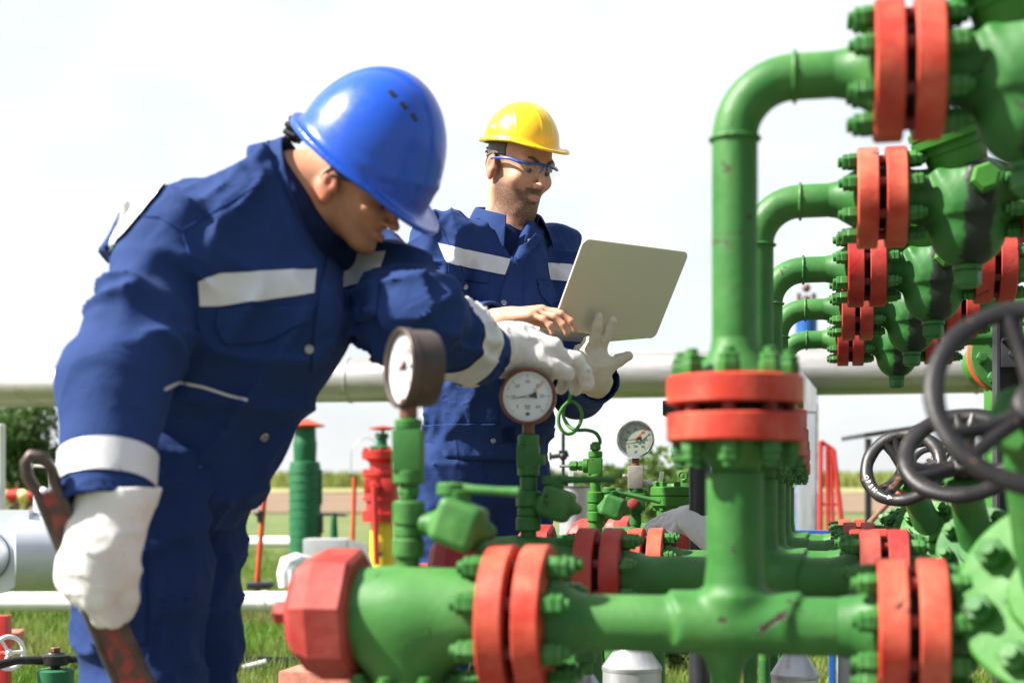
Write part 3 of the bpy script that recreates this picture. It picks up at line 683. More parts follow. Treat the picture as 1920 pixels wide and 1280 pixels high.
coil = [(1125, 832, 0), (1124, 822, 0), (1116, 811, -.01), (1100, 806, -.02), (1082, 806, -.03), (1068, 800, -.02), (1058, 785, 0), (1056, 770, .01), (1062, 756, .02), (1074, 753, .03), (1086, 762, .02), (1091, 778, .0), (1086, 797, -.03), (1074, 811, -.045), (1060, 812, -.05), (1049, 798, -.05), (1048, 779, -.05), (1055, 764, -.045), (1066, 752, -.04), (1070, 738, -.03), (1071, 715, -.02), (1074, 690, -.01), (1078, 680, 0)]
P_ = [px2(*q) for q in coil]; S_ = []
for k in range(len(P_)-1):
    a, b, c_, d = P_[max(k-1, 0)], P_[k], P_[k+1], P_[min(k+2, len(P_)-1)]
    for q in range(5):
        t = q/5; S_.append(.5*((2*b)+(c_-a)*t+(2*a-5*b+4*c_-d)*t*t+(3*b-a-3*c_+d)*t**3))
mb = MB(); mb.tube(S_+[P_[-1]], .0043, 10); mb.build('coil', M['green_lime'], g2)
# steel ringed gauge (row four)
g3 = empty('pressure_gauge', rowpt(3, -.41, 0, LL[3]+.066), ROT, 'pressure gauge with shiny steel ring and pale green dial on a grey block', 'pressure gauge', GG)
zz = H-(LL[3]+.066)
def Z3(y): return zz+(930-y)/638
col_part(g3, 'fitting_stack', M['green_dark'], [('c', 0, Z3(960), .015), ('c', Z3(985), Z3(963), .017), ('c', Z3(962), Z3(955), .021), ('b', Z3(957), Z3(924), .028), ('c', Z3(924), Z3(915), .022)])
mb = MB(); mb.lathe((-.004, -.030, Z3(944)), (0, -1, 0), [(-.004, .019), (.001, .0165), (.010, .0165), (.012, .013)], 6, rot=.4); mb.build('red_plug', M['rustred'], g3)
col_part(g3, 'manifold_block', M['greyblock'], [('b', Z3(916), Z3(873), .0225)])
mb = MB(); z = Z3(906)
mb.cyl((.02, 0, z), (.036, 0, z), .011, n=16); mb.cyl((.036, 0, z), (.062, 0, z), .008, n=6); mb.cyl((.06, 0, z), (.068, 0, z), .005, n=10); mb.build('block_valve', M['steel'], g3)
mb = MB(); mb.cyl((.070, 0, z-.022), (.078, 0, z+.034), .006, n=12, bev=.001); mb.build('tee_handle', M['chrome'], g3)
mb = MB(); mb.cyl((-.018, -.01, Z3(893)), (-.034, -.012, Z3(893)), .0065, n=12); mb.cyl((-.028, -.012, Z3(893)), (-.036, -.012, Z3(893)), .009, n=6); mb.build('bleed_screw', M['steel'], g3)
col_part(g3, 'gauge_stem', M['rustcase'], [('c', Z3(873), Z3(869), .012), ('b', Z3(869), Z3(858), .0105)])
n3 = Vector((-.10, -1, 0)).normalized(); c = rowpt(3, -.41, 0, LL[3]+.066+Z3(823.5))
gauge(g3, c+n3*.012, n3, .0556, M['steel'], M['chrome'], M['dialgreen'], .034, emblem=None)
mb = MB(); Wm = g3.matrix_basis.inverted() @ (Matrix.Translation(c+n3*.012) @ Matrix.Rotation(math.atan2(n3.x, -n3.y), 4, 'Z'))
mb.add([Vector(p)*.0556+Vector((0, .0019, 0)) for p in ((-.10, 0, -.74), (-.02, 0, -.60), (.10, 0, -.56), (.03, 0, -.68))], [(0, 1, 2, 3)])
o = mb.build('blue_mark', M['inkblue'], g3); o.matrix_local = Wm

# ---------------------------------------------------------------- globe valves with handwheels, on the lower run
def handwheel_mesh(Rr, rr, dish=.03, seed=0, flat=1.25):
    mb = MB(); N = 60
    rings = []
    for j in range(N):
        a = 2*math.pi*j/N; e = Vector((math.cos(a), math.sin(a), 0)); q = rr*(1+.05*math.sin(9*a))
        rings.append([e*(Rr+math.cos(b)*q*flat)+Vector((0, 0, math.sin(b)*q*.85)) for b in [2*math.pi*k/14 for k in range(14)]])
    rings.append(rings[0]); mb.ring_stack(rings, False, False)
    for s in range(3):
        a = .4+seed+s*2*math.pi/3
        for da in (-.16, .16):
            e0 = Vector((math.cos(a+da), math.sin(a+da), 0)); e1 = Vector((math.cos(a+da*.3), math.sin(a+da*.3), 0))
            mb.tube([e0*Rr, e0.lerp(e1, .5)*Rr*.62+Vector((0, 0, -dish*.6)), e1*Rr*.2+Vector((0, 0, -dish))], [rr*1.0, rr*.95, rr*1.1], 10)
    mb.lathe((0, 0, -dish-.016), (0, 0, 1), [(0, Rr*.22), (.003, Rr*.25), (.024, Rr*.24), (.028, Rr*.2)], 28)
    return mb.mesh('handwheel', 50)
def disc_mesh(Rr):
    mb = MB(); mb.lathe((0, 0, 0), (0, 0, 1), [(-.036, Rr*.55), (-.030, Rr*.97), (-.028, Rr), (-.019, Rr), (-.018, Rr*.975), (-.015, Rr*.975), (-.014, Rr), (-.003, Rr), (0, Rr*.97), (.001, Rr*.50), (.012, Rr*.46)], 56)
    return mb.mesh('bonnet_flange')
def facebolt_mesh(k):
    mb = MB(); mb.lathe((0, 0, 0), (0, 0, 1), [(0, .0125*k), (.001, .0145*k), (.013*k, .0145*k), (.016*k, .012*k)], 6); mb.cyl((0, 0, .015*k), (0, 0, .026*k), .008*k, n=12, bev=.001); return mb.mesh('bolt')
GV = (  # disc centre px, Y, R ; hub px, Y ; wheel R, rim r, normal ; label
    ((1990, 1112, 1.72), .128, (1952, 742, 1.60), .117, .0096, (-.12, -.88, .46), 'nearest valve with a large blurred black handwheel at the right edge', 3.21, 'green_lime'),
    ((1838, 1026, 2.46), .078, (1803, 852, 2.36), .090, .0125, (-.30, -.68, .66), 'second valve with worn brown black handwheel, behind the blurred wheel', .75, 'green_dark'),
    ((1746, 992, 3.20), .072, (1693, 875, 3.10), .080, .0118, (-.45, -.78, .42), 'third valve with black handwheel lettered OPEN in white', 1.15, 'green_lime'),
    ((1694, 990, 3.98), .060, (1742, 868, 3.90), .075, .009, (-.2, -.7, .6), 'fourth green valve, bolted disc peeping out left of the lettered handwheel valve', .4, 'green_dark'),
    ((1676, 984, 4.74), .060, (1755, 872, 4.70), .075, .009, (-.2, -.7, .6), 'farthest green valve, only the edge of its bolted disc showing', .4, 'green'))
ND = Vector((-.50, -.76, .40)).normalized()
for i, (dc, dR, hc, wR, wr, wn_, lab, sd, gm) in enumerate(GV):
    D = at(*dc); Hh = at(*hc); root = empty('globe_valve', (D.x, D.y, LL[i]), 0, lab, 'valve', 'globe valves with handwheels on the lower run'); inv = Vector((D.x, D.y, LL[i]))
    q = Vector((0, 0, 1)).rotation_difference(ND).to_matrix().to_4x4()
    df = link('bonnet_flange', disc_mesh(dR), M[gm], root); df.matrix_local = Matrix.Translation(D-inv) @ q
    bk = facebolt_mesh(1.0 if i else 1.35)
    for j in range(8):
        a = .5+j*math.pi/4; b_ = link('bolt', bk, M[gm] if i == 2 else M['green'], df, (math.cos(a)*dR*.76, math.sin(a)*dR*.76, 0))
    mb = MB(); e = rowpt(i, .30, 0, LL[i])-inv; back = (D-inv)-ND*.03
    mb.cyl(e-UA*.05, e+UA*.45, .045, n=28); mb.sphere(e+UA*.13, (.085, .085, .08)); mb.tube([back+ND*.01, back-ND*.05, e+UA*.14], [dR*.55, dR*.6, .07], 24)
    mb.build('valve_body', M['green_dark'], root)
    mb = MB(); w = Vector(wn_).normalized(); foot = (D-inv)+ND*.0; hub = Hh-inv; top = hub-w*.06
    mb.tube([foot-ND*.02, foot.lerp(top, .30)+Vector((0, .015, .0)), foot.lerp(top, .75)+Vector((0, .01, 0)), top], [.036, .030, .028, .024] if i else [.045, .040, .036, .030], 24)
    mb.cyl(top-w*.012, top+w*.012, .036 if i else .05, n=8, bev=.003); mb.build('bonnet', M['green'] if i != 2 else M['green_dark'], root)
    mb = MB(); mb.cyl(top, hub+w*.012, .011, n=14); mb.build('stem', M['steel'], root)
    qw = Vector((0, 0, 1)).rotation_difference(w).to_matrix().to_4x4()
    hw = link('handwheel', handwheel_mesh(wR, wr, .024, sd), M['black'], root); hw.matrix_local = Matrix.Translation(hub) @ qw
    mb = MB(); mb.cyl((0, 0, -.012), (0, 0, .004), wR*.15, n=6, bev=.002); mb.cyl((0, 0, 0), (0, 0, .012), .008, n=12); mb.build('wheel_nut', M['black'], hw)
    if i == 2:
        # lettering follows the rim, lower left as the picture sees it
        xr = Vector((1, 0, 0)); xl = (qw.to_3x3().inverted() @ xr); a0 = math.atan2(xl.y, xl.x)
        for ch, da in (('O', 188), ('P', 197), ('E', 206), ('N', 215)):
            a = a0+R(da); Mt = Matrix.Translation((math.cos(a)*wR, math.sin(a)*wR, wr*.85+.0003)) @ Matrix.Rotation(a+R(90), 4, 'Z')
            text_mesh(ch, .0130, Mt, 'lettering', M['whitepaint'], hw, .0004)
        ar = MB()
        pts = [(math.cos(a0+R(d))*wR, math.sin(a0+R(d))*wR, wr*.85+.0006) for d in (222, 226, 230, 234, 239)]
        ar.tube(pts, .0011, 6); a = a0+R(243); e = Vector((math.cos(a), math.sin(a), 0)); s = Vector((-e.y, e.x, 0)); p = e*wR+Vector((0, 0, wr*.85+.0004))
        ar.prism([p+s*.007, p-s*.003+e*.005, p-s*.003-e*.005], (0, 0, .0006)); ar.build('arrow_marking', M['whitepaint'], hw)
# ================================================================ BEHIND AND AROUND THE ROWS
def P3(px, py, Y): return at(px, py, Y)
# overhead silver pipe, square to the rows
b1 = P3(1500, 698, 8.0); ax = UA; rp = .130
root = empty('overhead_pipe', (b1.x, b1.y, b1.z), ROT, 'long silver clad pipe running level across the whole picture behind the workers', 'pipe')
mb = MB(); xs = [-6.2, 1.9]
rings = []; joints = [-5.6, -3.9, -2.65, -1.18, .95]
prev = xs[0]; cuts = joints+[xs[1]]
segm = []
for j, cx in enumerate(cuts):
    mb.lathe((prev, 0, 0), (1, 0, 0), [(0, rp+.0015*(j % 2)), (cx-prev, rp+.0015*(j % 2))], 48); prev = cx
for cx in joints: mb.lathe((cx-.012, 0, 0), (1, 0, 0), [(0, rp), (.004, rp+.006), (.020, rp+.006), (.024, rp)], 48)
mb.build('cladding', M['clad'], root)
# clad column under its mitred joint
c0 = P3(1512, 740, 7.9)
root2 = empty('clad_column', (c0.x, c0.y, 0), ROT, 'pale silver clad column coming down from the overhead pipe behind the risers', 'column')
mb = MB(); mb.box((-.05, -.13, 0), (.05, .13, c0.z-.10), None, .006); mb.build('column_jacket', M['cladv'], root2)
mb = MB(); mb.prism([(-.055, -.135, c0.z-.10), (.055, -.135, c0.z-.10), (.055, -.135, c0.z+.02), (-.055, -.135, c0.z+.16)], (0, .27, 0)); mb.build('mitre_cap', M['cladv'], root2)
mb = MB(); mb.box((.052, -.137, c0.z-.55), (.066, .137, c0.z-.06)); mb.build('edge_strip', M['clad'], root2)

# green vent tower with conical cap
def tower(px, top, base, Y, r, label, k=1.0, cap='plainorange', mt='green_far'):
    b_ = P3(px, base, Y); t_ = P3(px, top, Y).z; h_ = t_-b_.z; root = empty('vent_tower', (b_.x, b_.y, b_.z), 0, label, 'vent tower'); z = lambda y: (930-y)*Y/F+H-b_.z
    return root, z
Y = 14.0; root, z = tower(572, 785, 1040, Y, .15, 'green cylindrical vent tower with an orange conical cap, behind the bent worker')
s = Y/F
mb = MB(); mb.lathe((0, 0, 0), (0, 0, 1), [(-.6, 30*s), (z(875), 29*s), (z(866), 27*s), (z(864), 20*s)], 40); o = mb.build('shaft', M['green_far'], root)
mb = MB()
for k in range(9): mb.tube([(math.cos(a)*29.6*s, math.sin(a)*29.6*s, z(1030)+k*(z(880)-z(1030))/9+a*.012) for a in [j*.3 for j in range(22)]], .004, 6)
mb.build('weld_seam', M['green_far'], o)
mb = MB(); mb.lathe((0, 0, 0), (0, 0, 1), [(z(866), 20*s), (z(862), 21*s), (z(836), 22*s), (z(830), 22.5*s), (z(826), 21*s), (z(803), 20*s)], 18); mb.build('vent_head', M['green_far'], root)
mb = MB(); mb.lathe((0, 0, 0), (0, 0, 1), [(z(803), 16*s), (z(799), 37*s), (z(797), 37*s), (z(785), 6*s), (z(784), 0)], 32); mb.build('cap', M['plainorange'], root)
mb = MB(); mb.box((20*s, -12*s, z(1000)), (34*s, 6*s, z(965)), None, .01); mb.cyl((26*s, 0, z(1008)), (26*s, 0, z(960)), 5*s); mb.build('junction_fitting', M['blacksteel'], root)
mb = MB(); mb.box((20*s, -8*s, z(945)), (32*s, 8*s, z(880)), None, .01); mb.build('side_duct', M['green_far'], root)
# red and yellow wellhead
Y = 12.5; s = Y/F; b_ = P3(716, 1085, Y); root = empty('wellhead', (b_.x, b_.y, b_.z), 0, 'red flanged wellhead on a yellow base beside the standing worker', 'wellhead'); z = lambda y: (930-y)*s+H-b_.z
mb = MB(); mb.lathe((0, 0, 0), (0, 0, 1), [(-.3, 25*s), (z(975), 21*s)], 32); mb.build('yellow_base', M['yellow'], root)
mb = MB(); mb.prism([((-6+dx)*s*1.0, -24.5*s, z(y)) for dx, y in ((4, 1015), (7, 1015), (7, 1035), (12, 1030), (6, 1045), (0, 1030), (4, 1035))], (0, -.004, 0)); mb.build('arrow_marking', M['ink'], root)
mb = MB(); pr = [(z(978), 37*s), (z(962), 38*s), (z(960), 30*s), (z(940), 29*s), (z(938), 36*s), (z(932), 36*s), (z(930), 33*s), (z(893), 33*s), (z(891), 37*s), (z(884), 37*s), (z(882), 24*s), (z(868), 23*s), (z(862), 30*s), (z(860), 37*s), (z(846), 38*s), (z(844), 20*s)]
mb.lathe((0, 0, 0), (0, 0, 1), pr, 40)
mb.box((-30*s, -36*s, z(925)), (-6*s, -30*s, z(897)), None, .006); mb.box((2*s, -36*s, z(925)), (22*s, -30*s, z(897)), None, .006)
o = mb.build('red_body', M['plainred'], root)
for yy, r_ in ((844, 33), (884, 33), (962, 34)):
    mb = MB()
    for j in range(12):
        a = j*math.pi/6; mb.cyl((math.cos(a)*r_*s, math.sin(a)*r_*s, z(yy)-.005), (math.cos(a)*r_*s, math.sin(a)*r_*s, z(yy)+.022), .013, n=6)
    mb.build('bolt_ring', M['plainred'], o)
mb = MB(); mb.cyl((-8*s, -34*s, z(912)), (-8*s, -52*s, z(912)), 9*s, n=16, bev=.004); mb.tube([(-8*s, -52*s, z(912)), (-9*s, -53*s, z(930)), (-4*s, -60*s, z(1055))], [.035, .028, .024], 10); mb.build('brake_lever', M['plainred'], root)
mb = MB(); mb.lathe((0, 0, 0), (0, 0, 1), [(z(846), 16*s), (z(838), 18*s), (z(834), 10*s), (z(822), 10*s), (z(820), 14*s), (z(812), 12*s)], 12); mb.cyl((-14*s, 0, z(846)), (-14*s, 0, z(836)), 9*s, n=8); mb.build('green_fitting', M['green_far'], root)
mb = MB(); mb.cyl((2*s, 0, z(814)), (2*s, 0, z(800)), 3*s); mb.lathe((2*s, 0, 0), (0, 0, 1), [(z(807), 10*s), (z(804), 26*s), (z(802), 26*s), (z(797), 2*s)], 24); mb.build('cone_cap', M['plainorange'], root)
# red post with a cable loop
Y = 11.0; s = Y/F; b_ = P3(482, 1095, Y); root = empty('marker_post', (b_.x, b_.y, b_.z), 0, 'thin red post with a pale cable loop at its top and a dark clamp', 'post'); z = lambda y: (930-y)*s+H-b_.z
mb = MB(); mb.tube([(0, 0, -.3), (0, 0, 0), (17*s, 0, z(888))], 5*s, 12); mb.build('red_pipe', M['plainorange'], root)
lp = [(16*s, 0, z(895)), (10*s, .02, z(880)), (3*s, .02, z(868)), (5*s, 0, z(857)), (13*s, 0, z(855)), (20*s, 0, z(863)), (21*s, 0, z(878)), (17*s, -.01, z(893)), (14*s, -.02, z(910)), (8*s, -.03, z(935)), (5*s, -.03, z(952))]
mb = MB(); mb.tube(lp, 1.6*s, 8); mb.build('cable_loop', plain('pale_cable', (.33, .45, .42), .5), root)
mb = MB(); mb.sphere((5*s, -.03, z(962)), (9*s, 6*s, 7*s), 12, 8); mb.box((2*s, -.05, z(978)), (9*s, 0, z(962)), None, .005); mb.build('clamp', M['blacksteel'], root)
mb = MB(); mb.box((-16*s, -.1, -.03), (28*s, .1, .02), None, .01); mb.build('foot_plate', M['blacksteel'], root)
# second thin red post with a wire
Y = 13.0; s = Y/F; b_ = P3(659, 1020, Y); root = empty('marker_post', (b_.x, b_.y, b_.z), 0, 'thin orange post with a bent wire, left of the red wellhead', 'post'); z = lambda y: (930-y)*s+H-b_.z
mb = MB(); mb.tube([(0, 0, -.4), (6*s, 0, z(893))], 4*s, 10); mb.build('orange_pipe', M['plainorange'], root)
mb = MB(); mb.tube([(5*s, 0, z(895)), (-1*s, 0, z(880)), (0, 0, z(845)), (10*s, 0, z(828)), (28*s, 0, z(820)), (42*s, 0, z(825)), (46*s, 0, z(840))], .9*s, 6); mb.build('wire', M['steel'], root)
mb = MB(); mb.tube([(-6*s, 0, z(890)), (14*s, 0, z(893))], 1.6*s, 6); mb.build('crosspiece', M['blacksteel'], root)
# small green valve with bar handle
Y = 13.5; s = Y/F; b_ = P3(626, 1010, Y); root = empty('bar_valve', (b_.x, b_.y, b_.z), 0, 'small dark green valve with a level bar handle, right of the green tower', 'valve'); z = lambda y: (930-y)*s+H-b_.z
mb = MB(); mb.lathe((0, 0, 0), (0, 0, 1), [(-.2, 9*s), (0, 8*s), (z(975), 6*s), (z(968), 6*s), (z(964), 4*s)], 16); mb.build('valve_bonnet', M['green_far'], root)
mb = MB(); mb.tube([(-24*s, 0, z(964)), (24*s, 0, z(966))], 2*s, 8); mb.cyl((0, 0, z(968)), (0, 0, z(961)), 5*s); mb.build('bar_handle', M['blacksteel'], root)
# white pipes low on the left and the white clad fittings
def pipe_thing(name, a, b, r, mat, label, cat='pipe', bands=()):
    a, b = Vector(a), Vector(b); root = empty(name, a, 0, label, cat); mb = MB(); mb.tube([(0, 0, 0), (b-a)*.5, b-a], r, 28); o = mb.build('jacket', mat, root)
    if bands:
        d = (b-a).normalized()
        for t in bands:
            p = (b-a)*t; MB().cyl(p-d*.02, p+d*.02, r+.004, n=28).build('band', mat, root)
    return root
Y = 8.6; a_ = P3(-420, 1128, 9.4); b_ = P3(660, 1127, 8.6); pipe_thing('white_pipe', a_, b_, .062, M['white'], 'white pipe lying low behind the red hexagon cap', bands=(.55, .86))
a_ = P3(300, 1016, 15); b_ = P3(600, 1016, 14.6); pipe_thing('white_pipe', a_, b_, .06, M['white'], 'thin white pipe farther back, ending at the green tower foot', bands=(.5,))
Y = 9.6; s = Y/F; b_ = P3(545, 1100, Y); root = empty('white_elbow', (b_.x, b_.y, b_.z), 0, 'lumpy white wrapped pipe elbow between the red post and the hexagon cap', 'pipe elbow')
mb = MB(); mb.tube([(-8*s, 0, 0), (-10*s, 0, 25*s), (-4*s, 0, 42*s), (8*s, .05, 46*s), (30*s, .25, 36*s), (60*s, .5, 20*s)], [14*s, 16*s, 19*s, 18*s, 16*s, 15*s], 20); mb.build('wrapped_jacket', M['white'], root, 80)
mb = MB(); mb.cyl((10*s, -.06, 2*s), (6*s, -.06, 34*s), 9*s, n=20); mb.build('drain_stub', M['whitebox'], root)
Y = 12.0; s = Y/F; b_ = P3(630, 1060, Y); root = empty('junction_box', (b_.x, b_.y, b_.z), 0, 'pale grey metal box right of the green tower foot', 'box')
mb = MB(); mb.box((-62*s, 0, -40*s), (20*s, .3, 50*s), None, .008); mb.build('box_body', M['greypanel'], root); mb = MB(); mb.prism([(22*s, -.02, 50*s), (58*s, -.02, 40*s), (70*s, -.02, -20*s), (40*s, -.02, -30*s)], (0, .03, 0)); mb.build('open_lid', M['greypanel'], root)
# white clad valve housing at the left edge
Y = 6.4; s = Y/F; b_ = P3(60, 1030, Y); root = empty('valve_housing', (b_.x, b_.y, b_.z), ROT*.5, 'white clad valve housing with a ball shaped end at the left edge', 'valve housing')
yf = -.16; pr = [(-130*s, 75*s)]+[(25*s, 75*s)]+[(25*s-0*s, 70*s), (22*s, -20*s)]+[((-60+84*math.cos(a))*s, (-22-60*math.sin(a))*s) for a in [k*math.pi/16 for k in range(1, 8)]]+[(-130*s, -84*s)]
mb = MB(); mb.prism([(x, yf, z_) for x, z_ in pr], (0, .05, 0)); mb.build('end_plate', M['whitebox'], root, 25)
mb = MB(); mb.lathe((-15*s, yf+.05, -4*s), (1, .55, 0), [(0, 72*s), (.35, 72*s)], 40); mb.box((-60*s, yf+.052, -10*s), (90*s, .35, 73*s), None, .01); mb.build('clad_barrel', M['whitebox'], root)
mb = MB(); mb.lathe((-58*s, yf-.002, -8*s), (0, -1, 0), [(0, 46*s), (.03, 46*s), (.06, 43*s), (.09, 36*s), (.11, 25*s), (.125, 10*s), (.128, 0)], 40); mb.build('ball_end', M['whitebox'], root)
mb = MB(); mb.torus((-58*s, yf-.003, -8*s), (0, 1, 0), 46*s, 1.2*s, 48, 6); mb.build('joint_seal', M['blacksteel'], root)
mb = MB(); mb.lathe((12*s, .05, 70*s), (0, 0, 1), [(0, 17*s), (28*s, 17*s), (38*s, 14*s), (46*s, 8*s), (49*s, 0)], 24); mb.cyl((60*s, .1, 70*s), (60*s, .1, 118*s), 16*s, n=24, bev=.004); mb.build('clad_stub', M['whitebox'], root)
mb = MB(); mb.tube([(-20*s, .1, 158*s), (70*s, .1, 158*s)], 3*s, 8); mb.cyl((18*s, .1, 110*s), (18*s, .1, 165*s), 4*s); mb.sphere((-20*s, .1, 158*s), 5*s, 10, 6); mb.build('bar_handle', M['steel'], root)
# far red and yellow pipe valves
for j, (px, py, lab) in enumerate(((8, 930, 'far red and yellow valve at the left edge'), (42, 930, 'far yellow valve on a thin yellow stand behind the wrench jaw'))):
    Y = 18; s = Y/F; b_ = P3(px, 975, Y); root = empty('far_valve', (b_.x, b_.y, b_.z), 0, lab, 'valve'); mb = MB()
    mb.cyl((0, 0, -.3), (0, 0, 40*s), 5*s); mb.sphere((0, 0, 45*s), (17*s, 12*s, 13*s), 14, 8); mb.build('yellow_body', M['cream'], root)
    MB().cyl((12*s, 0, 46*s), (30*s, 0, 46*s), 12*s, n=16, bev=.02).build('red_wheel', M['plainred'], root); MB().cyl((-30*s, 0, 46*s), (-14*s, 0, 46*s), 11*s, n=16, bev=.02).build('red_wheel', M['plainred'], root)
b_ = P3(2, 1010, 9.5); root = empty('white_post', (b_.x, b_.y, 0), 0, 'plain white post cut by the left edge of the picture', 'post')
mb = MB(); mb.cyl((0, 0, 0), (0, 0, P3(2, 795, 9.5).z), .028, n=20, bev=.004); mb.build('post_tube', M['white'], root)
# ground valve in the lower left corner
Y = 4.4; s = Y/F; b_ = P3(104, 1290, Y); root = empty('ground_valve', (b_.x, b_.y, 0), 0, 'green valve with a forged black lever in the lower left corner', 'valve'); z = lambda y: (930-y)*s+H
mb = MB(); mb.lathe((0, 0, 0), (0, 0, 1), [(0, 32*s), (z(1262), 34*s), (z(1256), 34*s), (z(1253), 29*s)], 36); mb.build('bonnet', M['green_far'], root)
mb = MB(); mb.cyl((0, 0, z(1254)), (0, 0, z(1240)), 9*s, n=16); mb.lathe((0, 0, 0), (0, 0, 1), [(z(1246), 21*s), (z(1244), 25*s), (z(1228), 25*s), (z(1225), 18*s), (z(1222), 16*s)], 28)
mb.tube([(-16*s, -.01, z(1236)), (-60*s, -.05, z(1234)), (-92*s, -.09, z(1240))], [9*s, 7.5*s, 9*s], 12); mb.sphere((-94*s, -.09, z(1240)), 11*s, 12, 8); mb.tube([(16*s, .01, z(1236)), (70*s, .05, z(1238))], 7*s, 12); mb.build('lever', M['black'], root)
mb = MB(); mb.cyl((0, 0, z(1222)), (0, 0, z(1213)), 9.5*s, n=6, bev=.002); mb.build('stem_nut', M['rustcase'], root)
Y = 4.9; s = Y/F; c_ = P3(17, 1223, Y); root = empty('ring_wheel', c_, 0, 'small white handwheel on a red stem at the left edge', 'handwheel')
mb = MB(); mb.torus((0, 0, 0), (.75, -.65, .1), 30*s, 4.2*s, 40, 10)
x_, y_, a_ = frame((.75, -.65, .1))
for k in range(3):
    e = x_*math.cos(k*2.1)+y_*math.sin(k*2.1); mb.tube([(0, 0, 0), e*30*s], 3*s, 8)
mb.sphere((0, 0, 0), 7*s, 12, 8); mb.build('wheel_rim', M['white'], root)
mb = MB(); mb.cyl((0, 0, 0), Vector((-.75, .65, -.1))*.12, 4*s); mb.build('wheel_stem', M['plainred'], root)
b_ = P3(2, 1290, 5.2); root = empty('red_post', (b_.x, b_.y, 0), 0, 'bright red post at the bottom of the left edge', 'post'); mb = MB(); mb.box((-.03, -.03, 0), (.03, .03, P3(0, 1153, 5.2).z), None, .004); mb.build('post_tube', M['plainred'], root)
b_ = P3(22, 1190, 7.2); root = empty('brick_block', (b_.x, b_.y, 0), .2, 'dark red block standing in the grass behind the white ring wheel', 'block'); mb = MB(); mb.box((-.05, -.1, 0), (.05, .1, P3(22, 1182, 7.2).z), None, .008); mb.build('block_body', M['brick'], root)
# blocks, channel and rubble on the ground
b_ = P3(640, 1262, 5.4); root = empty('brick_block', (b_.x, b_.y, 0), -.2, 'weathered brick red plinth under the nearest wellhead', 'block'); mb = MB(); mb.box((-.19, -.18, 0), (.19, .26, P3(640, 1248, 5.4).z), None, .02); mb.build('plinth_body', M['brick'], root)
b_ = P3(700, 1255, 5.9); root = empty('brick_block', (b_.x, b_.y, 0), -.5, 'second brick red plinth half hidden behind the green branch pipe', 'block'); mb = MB(); mb.box((-.12, -.18, 0), (.16, .2, P3(690, 1222, 5.9).z), None, .02); mb.build('plinth_body', M['brick'], root)
for j, (px, py, w, hh, m_, lab) in enumerate(((838, 1240, .13, .17, 'stone', 'pale broken stone lying behind the big red flange'), (836, 1268, .15, .075, 'brick', 'broken brick in front of the pale stone'), (812, 1222, .06, .2, 'stone', 'smaller pale stone leaning on the broken stone'))):
    Y = 5.9-.25*j; b_ = P3(px, py, Y); bm = bmesh.new(); bmesh.ops.create_icosphere(bm, subdivisions=3, radius=1)
    for v in bm.verts:
        q = np.array([[v.co.x*1.7+j*9, v.co.y*1.7, v.co.z*1.7]]); v.co *= .75+.5*float(vnoise(q)[0]); v.co.x *= w; v.co.y *= w; v.co.z = max(v.co.z, -.5)*hh
    me = bpy.data.meshes.new('rubble'); bm.to_mesh(me); bm.free(); o = link('rubble', me, M[m_], None, (b_.x, b_.y, hh*.4)); tag(o, lab, 'stone')
b_ = P3(495, 1255, 6.4); root = empty('channel_iron', (b_.x, b_.y, 0), -.08, 'black channel iron lying in the grass right of the workers legs'.replace('workers', 'bent worker\'s'), 'channel'); mb = MB()
mb.box((-.14, -.03, 0), (.14, -.02, .05)); mb.box((-.14, .04, 0), (.14, .05, .075)); mb.box((-.14, -.019, 0), (.14, .039, .012)); mb.build('channel_body', M['blacksteel'], root)
a_ = P3(455, 1262, 6.2); o = MB().tube([(0, 0, .03), (.1, .02, .055)], .016, 12).build('grey_stub', M['greypanel'], None, loc=(a_.x, a_.y, .02)); tag(o, 'short grey pipe stub lying by the black channel iron', 'pipe stub')
# insulated silver pots under the rows
def pot(px, Y, w, top, sh, label, neck=None):
    b_ = P3(px, 1280, Y); s = Y/F; z = lambda y: (930-y)*s+H; root = empty('insulated_pot', (b_.x, b_.y, 0), 0, label, 'insulated vessel', 'silver insulated vessels under the pipe rows')
    mb = MB(); mb.lathe((0, 0, 0), (0, 0, 1), [(0, w*s), (z(sh), w*s)], 40); o = mb.build('jacket', M['cladv'], root)
    mb = MB(); mb.lathe((0, 0, 0), (0, 0, 1), [(z(sh)-.004, w*s), (z(sh), (w+1.5)*s), (z(sh-6), (w+1.5)*s), (z(sh-7), w*s), (z(top), w*.45*s), (z(top)+.001, 0)], 40); mb.build('cone_top', M['cladv'], root)
    if neck: mb = MB(); mb.cyl((0, 0, z(top)-.01), (0, 0, z(neck)), w*.4*s, n=24); mb.cyl((0, 0, z(neck)-.03), (0, 0, z(neck)), w*.6*s, n=8, bev=.004); mb.build('neck_pipe', M['green'], root)
    return root
pot(1185, 3.25, 55, 1205, 1254, 'silver pot with a conical top under the row, left of the black post')
pot(1098, 2.72, 34, 1263, 1300, 'small silver cone under a green neck at the bottom, beside the big red flange', 1212)
pot(1490, 3.9, 44, 1222, 1268, 'silver pot right of the black post, at the bottom under the tee')
b_ = P3(1078, 1000, 5.2); s = 5.2/F; root = empty('insulated_column', (b_.x, b_.y, 0), 0, 'silver vertical jacketed column behind the green coil post', 'insulated vessel'); mb = MB(); mb.lathe((0, 0, 0), (0, 0, 1), [(0, 29*s), (H+(930-914)*s, 29*s)], 40); mb.build('jacket', M['cladv'], root)
mb = MB(); mb.lathe((0, 0, H+(930-914)*s), (0, 0, 1), [(0, 31*s), (.004, 31*s), (.006, 27*s)], 40); mb.build('lid', M['blacksteel'], root)
mb = MB(); mb.box((-12*s, -.01, H+(930-913)*s), (-3*s, .01, H+(930-876)*s)); mb.build('white_tag', M['white'], root)
